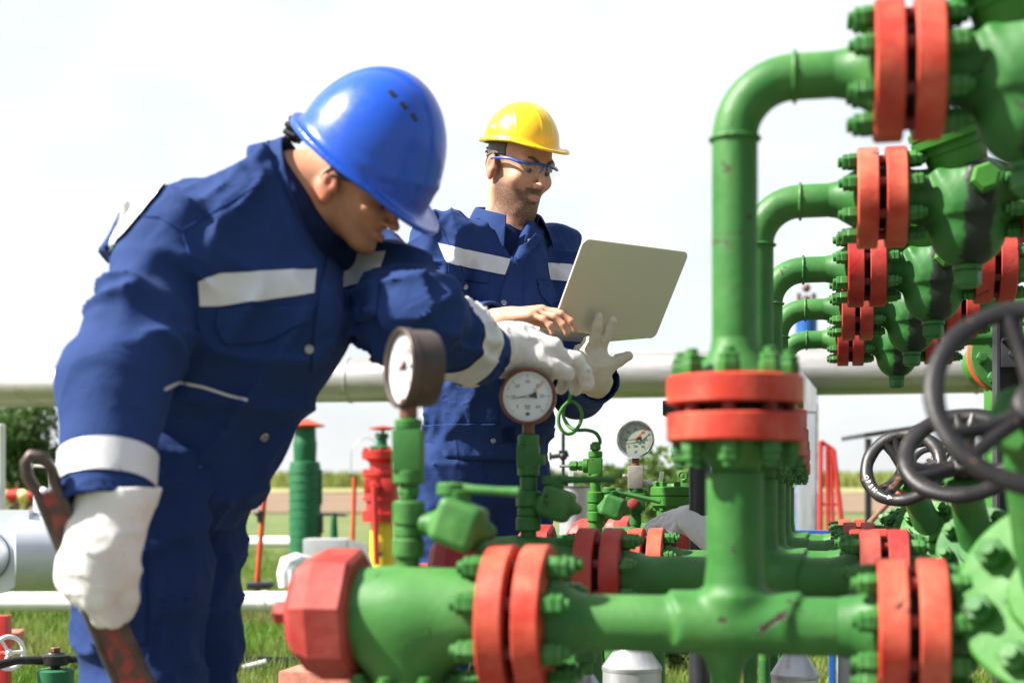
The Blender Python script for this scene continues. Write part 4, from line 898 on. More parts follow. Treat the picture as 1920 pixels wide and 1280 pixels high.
# thin dark sampling valve
b_ = P3(1056, 915, 5.6); s = 5.6/F; z = lambda y: (930-y)*s+H; root = empty('sampling_valve', (b_.x, b_.y, 0), 0, 'thin dark upright pipe with a small valve behind the green coil', 'valve')
mb = MB(); mb.cyl((0, 0, 0), (0, 0, z(812)), 3.2*s, n=12); mb.build('upright', M['blacksteel'], root); mb = MB(); mb.sphere((0, 0, z(855)), 8*s, 12, 8); mb.cyl((-22*s, 0, z(856)), (10*s, 0, z(852)), 4*s, n=8); mb.cyl((-24*s, 0, z(862)), (-24*s, 0, z(848)), 2*s, n=8); mb.box((-8*s, -5*s, z(850)), (8*s, 5*s, z(844)), None, .002); mb.build('cock', M['blacksteel'], root)
# black support post with bracket
b_ = P3(1312, 1100, 3.75); s = 3.75/F; z = lambda y: (930-y)*s+H; root = empty('support_post', (b_.x, b_.y, 0), ROT, 'black steel support post standing behind the nearest riser', 'post')
mb = MB(); mb.cyl((0, 0, 0), (0, 0, z(775)), 20*s, n=28); mb.build('post_tube', M['blacksteel'], root); mb = MB(); mb.box((-66*s, -.05, z(780)), (80*s, .05, z(752)), None, .004); mb.build('bracket', M['blacksteel'], root)
# flanged cover with lifting eye
b_ = P3(1280, 960, 4.15); s = 4.15/F; z = lambda y: (930-y)*s; root = empty('flanged_cover', (b_.x, b_.y, H), ROT, 'bright green bolted cover with a lifting eye, left of the nearest riser', 'vessel cover')
mb = MB(); mb.lathe((0, 0, 0), (0, 0, 1), [(z(1060), 45*s), (z(975), 47*s), (z(955), 50*s), (z(948), 57*s), (z(947), 60*s), (z(931), 60*s), (z(930), 57*s)], 48); mb.build('lower_flange', M['green_lime'], root)
mb = MB(); mb.lathe((0, 0, 0), (0, 0, 1), [(z(928.5), 57*s), (z(928), 60*s), (z(914), 60*s), (z(912), 57*s), (z(911), 30*s), (z(906), 28*s), (z(905), 0)], 48); o = mb.build('cover_plate', M['green_lime'], root)
mb = MB(); mb.lathe((0, 0, 0), (0, 0, 1), [(z(930.2), 56*s), (z(928.3), 56*s)], 40); mb.build('rusty_joint', M['rustcase'], root)
for j in range(10):
    a = .2+j*math.pi/5; p = (math.cos(a)*49*s, math.sin(a)*49*s); mb = MB(); mb.cyl((p[0], p[1], z(914)), (p[0], p[1], z(903)), 7*s, n=6, bev=.001); mb.cyl((p[0], p[1], z(957)), (p[0], p[1], z(946)), 7*s, n=6, bev=.001); mb.build('bolt', M['green_lime'], o)
mb = MB(); mb.torus((0, 0, z(892)), (.3, 1, 0), 8*s, 2.6*s, 28, 8); mb.cyl((0, 0, z(906)), (0, 0, z(900)), 4*s); mb.build('lifting_eye', M['green_lime'], root)
# black H column, bracket and the green flange behind it at the right
b_ = P3(1886, 900, 4.4); s = 4.4/F; z = lambda y: (930-y)*s+H; root = empty('steel_column', (b_.x, b_.y, 0), ROT, 'black steel column with a bolted bracket at the right edge', 'column')
mb = MB(); mb.box((-20*s, -.06, 0), (-15*s, .06, z(560))); mb.box((-14.9*s, -.012, 0), (20*s, .012, z(560))); mb.box((20.1*s, -.06, 0), (25*s, .06, z(560))); mb.build('column_body', M['blacksteel'], root)
mb = MB(); mb.box((-14*s, -.075, z(692)), (70*s, -.065, z(645)), None, .002); mb.box((-14*s, -.14, z(645)), (70*s, -.076, z(641))); o = mb.build('bracket', M['blacksteel'], root); mb = MB(); mb.cyl((4*s, -.076, z(668)), (4*s, -.088, z(668)), 6*s, n=6, bev=.001); mb.build('bolt', M['blacksteel'], o)
b_ = P3(1896, 664, 5.1); s = 5.1/F; root = empty('line_flange', b_, -.1, 'green blind flange with an orange rim behind the black column', 'flange')
mb = MB(); mb.lathe((0, 0, 0), (0, 1, 0), [(0, 60*s), (.001, 72*s), (.02, 73*s)], 56); o = mb.build('flange_face', M['green'], root); mb = MB(); mb.lathe((0, .021, 0), (0, 1, 0), [(0, 74*s), (.004, 76*s), (.03, 76*s), (.034, 70*s)], 56); mb.build('orange_rim', M['plainorange'], root)
for j in range(8):
    a = j*math.pi/4+.12; p = Vector((math.cos(a)*55*s, 0, math.sin(a)*55*s)); mb = MB(); mb.cyl(p, p+Vector((0, -.018, 0)), 11*s, n=6, bev=.002); mb.cyl(p, p+Vector((0, -.03, 0)), 6*s, n=12); mb.build('bolt', M['green'], o)
mb = MB(); mb.cyl((-2*s, .06, -400*s), (-2*s, .06, -60*s), 40*s, n=32); mb.torus((-2*s, .06, -105*s), (0, 0, 1), 40*s, 2*s, 40, 6); mb.cyl((-2*s, .06, 0), (-2*s, .4, 0), 45*s, n=32); mb.cyl((18*s, -.08, 48*s), (22*s, -.08, 90*s), 15*s, n=24, bev=.01); mb.build('green_pipe', M['green_lime'], root)
# red steps, black shelter frame, red pole, far blue machine
Y = 11.5; s = Y/F; b_ = P3(1560, 1000, Y); root = empty('red_steps', (b_.x, b_.y, b_.z), 0, 'bright red steel handrail frame of steps right of the silver column', 'steps'); z = lambda y: (1000-y)*s
for x0, x1, yt, w in ((-22, -16, 826, 5), (-8, -4, 834, 4), (2, 3, 838, 4), (20, 8, 842, 5)):
    MB().tube([(x0*s, 0, -.5), (x0*s, 0, 0), (x1*s, .1, z(yt))], w*s, 10).build('rail', M['plainred'], root)
MB().tube([(-16*s, .1, z(826)), (8*s, .1, z(842))], 4*s, 8).build('cross_rail', M['plainred'], root); MB().tube([(-18*s, .03, z(945)), (18*s, .03, z(945))], 2.5*s, 8).build('cross_rail', M['plainred'], root)
Y = 13.0; s = Y/F; b_ = P3(1628, 960, Y); root = empty('shelter_frame', (b_.x, b_.y, 0), 0, 'black open shelter frame behind the lettered handwheel', 'shelter'); z = lambda y: (930-y)*s+H
mb = MB(); mb.box((-5*s, -.03, 0), (5*s, .03, z(822))); mb.box((250*s, -.03, 0), (258*s, .03, z(800))); mb.build('post', M['blacksteel'], root); mb = MB(); mb.prism([(-10*s, -.05, z(820)), (270*s, -.05, z(780)), (270*s, -.05, z(771)), (-10*s, -.05, z(812))], (0, .9, 0)); mb.build('roof', M['blacksteel'], root)
mb = MB(); mb.prism([(6*s, -.02, z(835)), (60*s, -.02, z(826)), (60*s, -.02, z(832)), (6*s, -.02, z(842))], (0, .02, 0)); mb.build('brace', M['blacksteel'], root)
Y = 12.2; s = Y/F; b_ = P3(1688, 960, Y); root = empty('red_pole', (b_.x, b_.y, 0), 0, 'slim red pole in front of the black shelter frame', 'pole'); MB().cyl((0, 0, 0), (0, 0, H+(930-812)*s), 5*s, n=14).build('pole_tube', M['plainred'], root)
b_ = P3(1625, 985, 5.6); root = empty('brown_pipe', b_, 0, 'thin brown pipe sloping up to the right behind the handwheels', 'pipe'); MB().tube([(0, 0, 0), P3(1668, 940, 5.7)-b_], .011, 12).build('pipe_body', plain('rusty_pipe', (.22, .10, .07), .6), root)
MB().tube([(0, 0, 0), Vector((-.12, 0, -.7))], .011, 12).build('pipe_tail', M['rustcase'], root)
Y = 20; s = Y/F; b_ = P3(1512, 610, Y); root = empty('tank_vent', (b_.x, b_.y, b_.z), 0, 'distant blue vent with a rusty nozzle seen between the bent pipes', 'vent')
mb = MB(); mb.cyl((0, 0, -2.9), (0, 0, 15*s), 20*s, n=24, bev=.02); mb.build('blue_body', M['blue'], root); mb = MB(); mb.cyl((0, 0, 16*s), (0, 0, 55*s), 7*s, n=16); mb.sphere((0, 0, 70*s), 8*s, 14, 8); mb.cyl((-14*s, 0, 42*s), (14*s, 0, 42*s), 6*s, n=12); mb.cyl((-14*s, 0, 40*s), (-14*s, 0, 60*s), 4*s); mb.cyl((14*s, 0, 40*s), (14*s, 0, 60*s), 4*s); mb.build('nozzle', M['rustcase'], root)
# grey cabinet on blue legs
Y = 5.2; s = Y/F; b_ = P3(1600, 1290, Y); root = empty('grey_cabinet', (b_.x, b_.y, 0), ROT, 'grey cabinet between blue legs low under the pipe rows', 'cabinet'); z = lambda y: (930-y)*s+H
mb = MB(); mb.box((-28*s, 0, .05), (110*s, .25, z(1150)), None, .006); mb.build('panel', M['greypanel'], root)
for x in (-165, -45): MB().box((x*s, -.03, 0), ((x+12)*s, .03, z(1135)), None, .003).build('leg', M['blue'], root)
mb = MB(); mb.box((-175*s, -.04, z(1000)), (-40*s, .04, z(994))); mb.build('top_rail', M['blue'], root)
# ================================================================ PEOPLE
def fabric(name, c0, c1, rough=.82):
    m, n, l, b = newmat(name); t = n.new('ShaderNodeTexCoord'); v = t.outputs['Object']
    a = noise(n, l, v, 6, 6, .65); f = noise(n, l, v, 900, 2, .6); w = noise(n, l, v, 38, 5, .65)
    c = mixc(n, l, ramp(n, l, a, .3, .7), c0, c1); c = mixc(n, l, ramp(n, l, f, .35, .75), c, tuple(min(1, q*1.25+.004) for q in c1))
    l.new(c, b.inputs['Base Color']); b.inputs['Roughness'].default_value = rough; b.inputs['Specular IOR Level'].default_value = .12
    b.inputs['Sheen Weight'].default_value = .03; b.inputs['Sheen Roughness'].default_value = .5; b.inputs['Sheen Tint'].default_value = (.5, .65, 1, 1)
    big = noise(n, l, v, 5.0, 2, .5, 1.2); rd = n.new('ShaderNodeMath'); rd.operation = 'PINGPONG'; rd.inputs[1].default_value = .5; l.new(big, rd.inputs[0]); k = bump(n, l, b, rd.outputs[0], .40, .05); k = bump(n, l, b, w, .32, .006, k); bump(n, l, b, f, .12, .0008, k); return m
M['fabric'] = fabric('navy_work_fabric', (.0095, .0245, .094), (.014, .035, .126))
M['fabric2'] = fabric('navy_trouser_fabric', (.0088, .0225, .086), (.013, .032, .116))
M['fabric_d'] = fabric('navy_seam_fabric', (.007, .022, .115), (.010, .032, .15))
M['tshirt'] = fabric('dark_navy_knit', (.006, .012, .05), (.010, .018, .07))
M['stripe'] = plain('reflective_tape', (.60, .59, .60), .42, .15, .06, 30, .12)
M['glove'] = None
def glove_mat(name, c0, c1, dirt):
    m, n, l, b = newmat(name); t = n.new('ShaderNodeTexCoord'); v = t.outputs['Object']
    a = noise(n, l, v, 14, 6, .65, .4); w = noise(n, l, v, 55, 6, .7)
    c = mixc(n, l, ramp(n, l, a, .42, .72), c0, c1); c = mixc(n, l, ramp(n, l, w, .60, .72), c, dirt)
    l.new(c, b.inputs['Base Color']); b.inputs['Roughness'].default_value = .72; b.inputs['Specular IOR Level'].default_value = .25
    k = bump(n, l, b, w, .5, .0035); bump(n, l, b, noise(n, l, v, 900, 2, .6), .15, .0006, k); return m
M['glove_white'] = glove_mat('white_leather_glove', (.70, .68, .66), (.62, .60, .575), (.54, .51, .48))
M['glove_worn'] = glove_mat('worn_leather_glove', (.70, .67, .64), (.55, .50, .46), (.36, .29, .24))
M['glove_cream'] = glove_mat('cream_leather_glove', (.62, .57, .47), (.55, .49, .38), (.46, .40, .31))
def skin_mat(name, base, red):
    m, n, l, b = newmat(name); t = n.new('ShaderNodeTexCoord'); v = t.outputs['Object']
    at_ = n.new('ShaderNodeAttribute'); at_.attribute_name = 'mask'; sp = n.new('ShaderNodeSeparateColor'); l.new(at_.outputs['Color'], sp.inputs[0])
    c = mixc(n, l, ramp(n, l, noise(n, l, v, 34, 6, .7), .35, .65), base, red)
    c = mixc(n, l, sp.outputs[1], c, (.46, .15, .12))
    st = ramp(n, l, noise(n, l, v, 480, 3, .8), .22, .58)
    ml = n.new('ShaderNodeMath'); ml.operation = 'MULTIPLY'; l.new(sp.outputs[0], ml.inputs[0]); l.new(st, ml.inputs[1])
    c = mixc(n, l, ml.outputs[0], c, (.045, .026, .016))
    ml2 = n.new('ShaderNodeMath'); ml2.operation = 'MULTIPLY'; l.new(sp.outputs[2], ml2.inputs[0]); ml2.inputs[1].default_value = .5
    c = mixc(n, l, ml2.outputs[0], c, (.50, .13, .08))
    l.new(c, b.inputs['Base Color']); b.inputs['Roughness'].default_value = .58; b.inputs['Subsurface Weight'].default_value = .15
    b.inputs['Subsurface Radius'].default_value = (1, .35, .2); b.inputs['Subsurface Scale'].default_value = .010; b.inputs['Specular IOR Level'].default_value = .28
    k = bump(n, l, b, noise(n, l, v, 260, 5, .7), .3, .0012); bump(n, l, b, ml.outputs[0], .3, .001, k); return m
M['skin1'] = skin_mat('tanned_skin', (.55, .28, .17), (.52, .23, .135))
M['skin2'] = skin_mat('light_skin', (.60, .33, .215), (.57, .27, .18))
def hair_mat(name, c):
    m, n, l, b = newmat(name); t = n.new('ShaderNodeTexCoord'); mp = n.new('ShaderNodeMapping'); mp.inputs['Scale'].default_value = (1, 1, .3); l.new(t.outputs['Object'], mp.inputs[0])
    f = noise(n, l, mp.outputs[0], 420, 3, .7); l.new(mixc(n, l, ramp(n, l, f, .35, .7), c, tuple(q*2.6+.02 for q in c)), b.inputs['Base Color']); b.inputs['Roughness'].default_value = .55
    bump(n, l, b, f, .6, .002); return m
M['hair'] = hair_mat('dark_brown_hair', (.035, .021, .014)); M['hair1'] = hair_mat('short_cropped_hair', (.07, .042, .026))
M['eye'] = plain('eye_white', (.27, .23, .21), .2, 0, .02, bmp=0); M['iris'] = plain('dark_iris', (.03, .017, .010), .15, bmp=0)
def plastic(name, c, rough=.22):
    m, n, l, b = newmat(name); t = n.new('ShaderNodeTexCoord'); v = t.outputs['Object']; a = noise(n, l, v, 9, 6, .7)
    l.new(mixc(n, l, ramp(n, l, a, .35, .75), c, tuple(q*.88 for q in c)), b.inputs['Base Color']); l.new(ramp(n, l, noise(n, l, v, 40, 6, .7), .3, .8, (rough,)*3, (rough+.16,)*3), b.inputs['Roughness'])
    b.inputs['Coat Weight'].default_value = .15; b.inputs['Coat Roughness'].default_value = .15; bump(n, l, b, noise(n, l, v, 30, 4), .03, .003); return m
M['helmet_blue'] = plastic('blue_helmet_plastic', (.004, .072, .50)); M['helmet_yellow'] = plastic('yellow_helmet_plastic', (.86, .50, .004))
M['blackplastic'] = plain('black_plastic', (.014, .014, .015), .4, bmp=0); M['blueplastic'] = plain('blue_spectacle_plastic', (.02, .075, .30), .25, bmp=0)
M['lens'] = glass_mat('spectacle_lens', .045, (.93, .94, .96), .02)
M['button'] = plain('dull_snap_button', (.30, .29, .28), .35, .8, .1)
M['laptop'] = plain('silver_laptop_shell', (.62, .59, .47), .40, .2, .03, 3, .02)
M['laptop_light'] = plain('pale_laptop_edge', (.78, .77, .78), .35, .2, .03); M['keys'] = plain('dark_keys', (.05, .05, .055), .5)

def head_frame(f, u_hint):
    f = Vector(f).normalized(); u = Vector(u_hint); u = (u-f*u.dot(f)).normalized(); s = u.cross(f)
    return np.array([tuple(f), tuple(s), tuple(u)], dtype=np.float32).T       # columns: forward, left, up
def f_head(q, ear=True):
    s = np.abs(q[:, 1]); qa = q.copy(); qa[:, 1] = s
    d = ell(q, (-.010, 0, .050), (.097, .0765, .086))
    d = smin(d, ell(q, (.034, 0, -.012), (.056, .0565, .080)), .03)
    d = smin(d, cone(qa, (.002, .052, -.040), (.060, .020, -.083), .017, .016), .03)
    d = smin(d, ell(q, (.070, 0, -.086), (.019, .022, .017)), .022)
    d = smin(d, ell(qa, (.062, .042, -.012), (.022, .022, .018)), .02)
    d = smin(d, cone(qa, (.086, .006, .036), (.074, .045, .036), .010, .011), .014)
    d = smax(d, -ell(qa, (.104, .031, .017), (.022, .019, .013)), .012)
    d = smin(d, cone(q, (.088, 0, .026), (.111, 0, -.016), .0070, .0088), .012)
    d = smin(d, ell(q, (.110, 0, -.020), (.0105, .0100, .0085)), .008)
    d = smin(d, ell(qa, (.100, .0125, -.022), (.010, .0075, .0075)), .006)
    d = smax(d, -ell(qa, (.106, .007, -.030), (.006, .004, .004)), .003)
    d = smin(d, cone(q, (.087, -.014, -.052), (.087, .014, -.052), .0075, .0075), .010)
    qm = q.copy(); qm[:, 2] = q[:, 2]+5.5*q[:, 1]**2; d = smin(d, ell(qm, (.0935, 0, -.0485), (.006, .019, .0045)), .004)
    d = smin(d, ell(qm, (.0925, 0, -.0580), (.007, .015, .0055)), .004)
    d = smax(d, -ell(qm, (.103, 0, -.0530), (.009, .024, .0014)), .002)
    d = smin(d, cone(qa, (.0855, .020, .0225), (.083, .042, .0205), .0058, .0050), .004)     # upper lid
    return smin(d, f_ear(q), .008) if ear else d
def f_ear(q):
    s = np.abs(q[:, 1]); qa = q.copy(); qa[:, 1] = s
    # ear
    e = ell(qa, (-.014, .083, .004), (.019, .0090, .030)); e = smax(e, -ell(qa, (-.009, .093, .008), (.0105, .008, .0185)), .004)
    e = smin(e, ell(qa, (-.008, .082, -.024), (.010, .007, .012)), .008); e = smin(e, ell(qa, (.004, .079, -.002), (.006, .005, .008)), .005)
    return e
def head_masks(me, Rm, O, beard=True, hs=1.0):
    V = np.empty(len(me.vertices)*3, np.float32); me.vertices.foreach_get('co', V); q = (V.reshape(-1, 3)-A3(O))@Rm/hs
    def S(x, a, b): return np.clip((x-a)/(b-a), 0, 1)
    y = np.abs(q[:, 1]); inh = (np.linalg.norm(q, axis=1) < .16)
    jaw = S(-q[:, 2]-.012+.35*np.clip(.03-q[:, 0], 0, 1)*1.0, -.005, .03)*S(q[:, 0], -.012, .012)*S(q[:, 2], -.125, -.11)
    cheek = 1-S(q[:, 0], .05, .075)*S(q[:, 2], -.046, -.034)*S(y, .006, .016)
    must = S(q[:, 0], .075, .083)*S(q[:, 2], -.050, -.044)*(1-S(q[:, 2], -.034, -.029))*(1-S(y, .024, .032))
    goat = S(q[:, 0], .06, .075)*(1-S(q[:, 2], -.072, -.064))*(1-S(y, .020, .032))
    side = S(q[:, 0], -.012, .0)*(1-S(q[:, 0], .012, .026))*S(y, .06, .066)*S(q[:, 2], -.04, -.02)*(1-S(q[:, 2], .035, .05))
    lip = ((q[:, 0]-.094)/.012)**2+(q[:, 1]/.021)**2+((q[:, 2]+.0535)/.0095)**2; lipm = np.clip(1.6-lip*1.2, 0, 1)*(q[:, 0] > .08)
    bd = np.clip(np.maximum(np.maximum(jaw*cheek*.95, must*1.4), np.maximum(goat*1.1, side*.7)), 0, 1)*(1-lipm)
    if not beard: bd = bd*.40
    earm = S(y, .076, .082)*(np.abs(q[:, 0]+.012) < .03)*(np.abs(q[:, 2]) < .045)*1.0
    nose = np.exp(-(((q[:, 0]-.112)/.016)**2+(q[:, 1]/.016)**2+((q[:, 2]+.018)/.018)**2))*.35
    col = np.zeros((len(q), 4), np.float32); col[:, 0] = bd*inh; col[:, 1] = lipm*inh*.35; col[:, 2] = np.maximum(earm, nose)*inh; col[:, 3] = 1
    a = me.attributes.new('mask', 'FLOAT_COLOR', 'POINT'); a.data.foreach_set('color', col.ravel())

# ---- hands: palm and five separate fingers, each finger its own chain of three bones
def hand_bones(W, d, n, r, curls, spread=.10, thumb=(.55, .75, .25), tcurl=.35, k=1.0, fat=1.0, bend0=None):
    """W wrist, d towards the knuckles, n out of the palm, r towards the thumb; curls = bend per finger (index..little), radians per joint"""
    W, d, n, r = Vector(W), Vector(d).normalized(), Vector(n).normalized(), Vector(r).normalized()
    palm, fing = [], []
    offs = (.030, .010, -.011, -.030); plen = (.092, .094, .089, .080); flen = ((.044, .027, .022), (.048, .031, .023), (.045, .029, .022), (.035, .022, .019)); fr = (.0092, .0095, .009, .008)
    for i in range(4):
        a = W+r*offs[i]*.55*k+d*.012*k; b = W+r*offs[i]*k+d*plen[i]*k; palm.append((a, b, .0165*k*fat, .0125*k*fat))
        dd = (d+r*spread*offs[i]/.03).normalized(); p = b; ch = []; cv = curls[i] if isinstance(curls[i], (tuple, list)) else (curls[i],)*3; ang_ = 0
        for j in range(3):
            ang_ += cv[j]; v = dd*math.cos(ang_)+n*math.sin(ang_); q = p+v*flen[i][j]*k
            ch.append((p, q, fr[i]*fat*k*(1-.07*j), fr[i]*fat*k*(.95-.09*j))); p = q
        fing.append(ch)
    t = (d*thumb[0]+r*thumb[1]+n*thumb[2]).normalized(); p0 = W+d*.022*k+r*.022*k; p1 = p0+t*.042*k
    palm.append((p0, p1, .0165*k*fat, .0135*k*fat)); t2 = (t*math.cos(tcurl)+(d*.8+n*.3-r*.5).normalized()*math.sin(tcurl)).normalized(); p2 = p1+t2*.034*k; t3 = (t2*math.cos(tcurl)+(d*.6+n*.4-r*.7).normalized()*math.sin(tcurl)).normalized(); p3 = p2+t3*.027*k
    fing.append([(p1, p2, .0125*fat*k, .0108*fat*k), (p2, p3, .0108*fat*k, .009*fat*k)])
    return palm, fing
def hand_sdf(P, palm, fing, kp=.02, kf=.006):
    d = None
    for (a, b, ra, rb) in palm:
        c = cone(P, a, b, ra, rb); d = c if d is None else smin(d, c, kp)
    for ch in fing:
        e = None
        for (a, b, ra, rb) in ch:
            c = cone(P, a, b, ra, rb); e = c if e is None else smin(e, c, .005)
        d = smin(d, e, kf)
    return d
def bones_pts(palm, fing): return [x for b in palm for x in b[:2]]+[x for ch in fing for b in ch for x in b[:2]]

# ---- patches of cloth cut from a garment's own surface by planes
CAMP = Vector((0, 0, H))
def px_planes(poly):
    """planes through the eye along the edges of a convex outline given in photo pixels"""
    D = [(at(x, y, 1.0)-CAMP) for x, y in poly]; c = sum(D, Vector())/len(D); out = []
    for i in range(len(D)):
        n = D[i].cross(D[(i+1) % len(D)]).normalized()
        if n.dot(c) > 0: n = -n
        out.append((CAMP, n))                        # n points out of the outline
    return out
def patch(name, src, planes, off, mat, parent, facing=None, depth=None, keep=None, solid=.0):
    bm = bmesh.new(); bm.from_mesh(src)
    for co, no in planes:
        bmesh.ops.bisect_plane(bm, geom=bm.verts[:]+bm.edges[:]+bm.faces[:], plane_co=co, plane_no=no, clear_outer=True)
    bm.normal_update()
    kill = []
    for f in bm.faces:
        c = f.calc_center_median()
        if facing and f.normal.dot((CAMP-c).normalized()) < facing: kill.append(f)
        elif depth and not (depth[0] < c.y < depth[1]): kill.append(f)
        elif keep and not keep(c, f.normal): kill.append(f)
    bmesh.ops.delete(bm, geom=kill, context='FACES')
    bm.normal_update()
    # keep only the largest connected piece
    for f in bm.faces: f.tag = False
    best = []
    for f in bm.faces:
        if f.tag: continue
        st = [f]; f.tag = True; comp = []
        while st:
            g = st.pop(); comp.append(g)
            for e in g.edges:
                for h in e.link_faces:
                    if not h.tag: h.tag = True; st.append(h)
        if len(comp) > len(best): best = comp
    bs = set(best); bmesh.ops.delete(bm, geom=[f for f in bm.faces if f not in bs], context='FACES')
    ve = [(v, v.normal.copy()) for v in bm.verts]
    for v, n in ve: v.co += n*off
    me = bpy.data.meshes.new(name); bm.to_mesh(me); bm.free(); me.shade_smooth()
    o = link(name, me, mat, parent)
    if solid: md = o.modifiers.new('thickness', 'SOLIDIFY'); md.thickness = solid; md.offset = -1
    return o
def one_piece(me):
    bm = bmesh.new(); bm.from_mesh(me); seen = set(); best = []
    for v in bm.verts:
        if v in seen: continue
        st = [v]; seen.add(v); comp = []
        while st:
            g = st.pop(); comp.append(g)
            for e in g.link_edges:
                w = e.other_vert(g)
                if w not in seen: seen.add(w); st.append(w)
        if len(comp) > len(best): best = comp
    bs = set(best); bmesh.ops.delete(bm, geom=[v for v in bm.verts if v not in bs], context='VERTS'); bm.to_mesh(me); bm.free(); me.shade_smooth(); return me
def ray(bvh, px, py):
    h = bvh.ray_cast(CAMP, (at(px, py, 1.0)-CAMP).normalized())
    return (h[0], h[1]) if h[0] is not None else (None, None)
def seam(name, bvh, pts, r, off, mat, parent):
    out = []
    for i in range(len(pts)-1):
        for k in range(6):
            t = k/6; p, n = ray(bvh, pts[i][0]*(1-t)+pts[i+1][0]*t, pts[i][1]*(1-t)+pts[i+1][1]*t)
            if p is not None and (not out or (p-out[-1]).length < .08): out.append(p+n*off)
    if len(out) > 2: return MB().tube(out, r, 6).build(name, mat, parent)
def button(bvh, px, py, parent, r=.0075, mat=None):
    p, n = ray(bvh, px, py)
    if p is None: return
    mb = MB(); mb.lathe(p, n, [(.000, r), (.004, r), (.0055, r*.8), (.0045, r*.45), (.0045, 0)], 18); return mb.build('button', mat or M['button'], parent)
def set_bvh(me):
    bm = bmesh.new(); bm.from_mesh(me); b = BVHTree.FromBMesh(bm); bm.free(); return b
def collar(name, N, axis, front, r0, mat, parent, phimax=2.75, hs=.045, tip=.05, ell_=(1, 1), leaf=.055, lean=0, sp_=1.0):
    """folded shirt collar: stand, fold and falling leaf round the neck; open at the front"""
    a = Vector(axis).normalized(); f = Vector(front); f = (f-a*f.dot(a)).normalized(); s = a.cross(f); N = Vector(N); n = 44; rows = [[] for _ in range(7)]
    for i in range(n+1):
        ph = -phimax+2*phimax*i/n                        # 0 = back of the neck
        e = -f*math.cos(ph)*ell_[0]+s*math.sin(ph)*ell_[1]; w = abs(ph)/phimax; tp = max(0, (w-.72)/.28)
        op = 1+.10*tp
        hh = hs*(1-.38*w**2)+lean*math.cos(ph)
        rows[0].append(N+e*r0*.97*op+a*(-.015)); rows[1].append(N+e*r0*1.0*op+a*hh*.6); rows[2].append(N+e*(r0+.003)*op+a*hh); rows[3].append(N+e*(r0+.009)*op+a*(hh+.001))
        rows[4].append(N+e*(r0+.016*sp_)*op+a*(hh-.012)); rows[5].append(N+e*(r0+.026*sp_+.010*tp)*op+a*(hh-.55*leaf-.3*tip*tp)); rows[6].append(N+e*(r0+.036*sp_+.012*tp)*op+a*(hh-leaf-tip*tp))
    mb = MB(); mb.ring_stack(rows, False, False, closed=False); o = mb.build(name, mat, parent, 60)
    md = o.modifiers.new('smooth', 'SUBSURF'); md.levels = 1; md.render_levels = 2; md = o.modifiers.new('thickness', 'SOLIDIFY'); md.thickness = .0025; md.offset = 0; return o

# ---- hard hat in head coordinates
def f_helmet(q, sc, style):
    q = q/sc; c = A3((-.002, 0, .058)); p = q-c; zs = 1.34 if style == 'vents' else 1.0; p0 = p; p = p.copy(); p[:, 2] = np.where(p[:, 2] > 0, p[:, 2]/zs, p[:, 2])
    r_ = (.121, .101, .118)
    back = p[:, 0] < 0
    d = ell(p, (0, 0, 0), r_)
    y = np.abs(p[:, 1]); zz = p[:, 2]
    if style == 'ribs':
        band = np.clip(1-np.abs(y-.016)/.004, 0, 1)*.0022+np.clip(1-np.abs(y-(.050+.35*np.clip(p[:, 0], -.1, .1)))/.004, 0, 1)*.002
        d = d-band*np.clip(zz/.03, 0, 1)
        d = smin(d, ell(np.stack([p[:, 0], y, zz], 1), (-.015, .094, .022), (.018, .010, .024)), .006)
    else:
        band = np.clip((.030-y)/.004, 0, 1)*.0028; d = d-band*np.clip(zz/.04, 0, 1)
        br = np.clip(1-np.abs(zz-.018-.25*np.clip(p[:, 0]-.07, 0, .1))/.010, 0, 1)*.0025*np.clip((p[:, 0]-.02)/.05, 0, 1); d = d-br
    tilt = -.10*p[:, 0] if style == 'ribs' else -.06*p[:, 0]
    dome = np.maximum(d, -(zz-tilt)-.002)
    fr = np.clip(p[:, 0]/.10, 0, 1)
    out = ell(np.stack([p[:, 0], p[:, 1], p[:, 2]*0], 1), (.014, 0, 0), (.150, .114, 1)) if style == 'ribs' else ell(np.stack([p[:, 0], p[:, 1], p[:, 2]*0], 1), (.010, 0, 0), (.143, .117, 1))
    droop = zz-tilt+ (.20*np.clip(p[:, 0]-.085, 0, .1) if style == 'ribs' else 0.16*np.clip(p[:, 0]-.08, 0, .12)) - .25*np.clip(y-.095, 0, .05)*0
    brim = np.maximum(out, np.abs(droop)-.0020)
    d2 = smin(dome, brim, .012)
    lip = np.maximum(np.abs(out+.002)-.003, np.abs(droop)-.0042); d2 = smin(d2, lip, .003)
    inner = ell(p, (0, 0, -.004), (r_[0]-.004, r_[1]-.004, r_[2]-.004))
    return smax(d2, -inner, .002)*sc
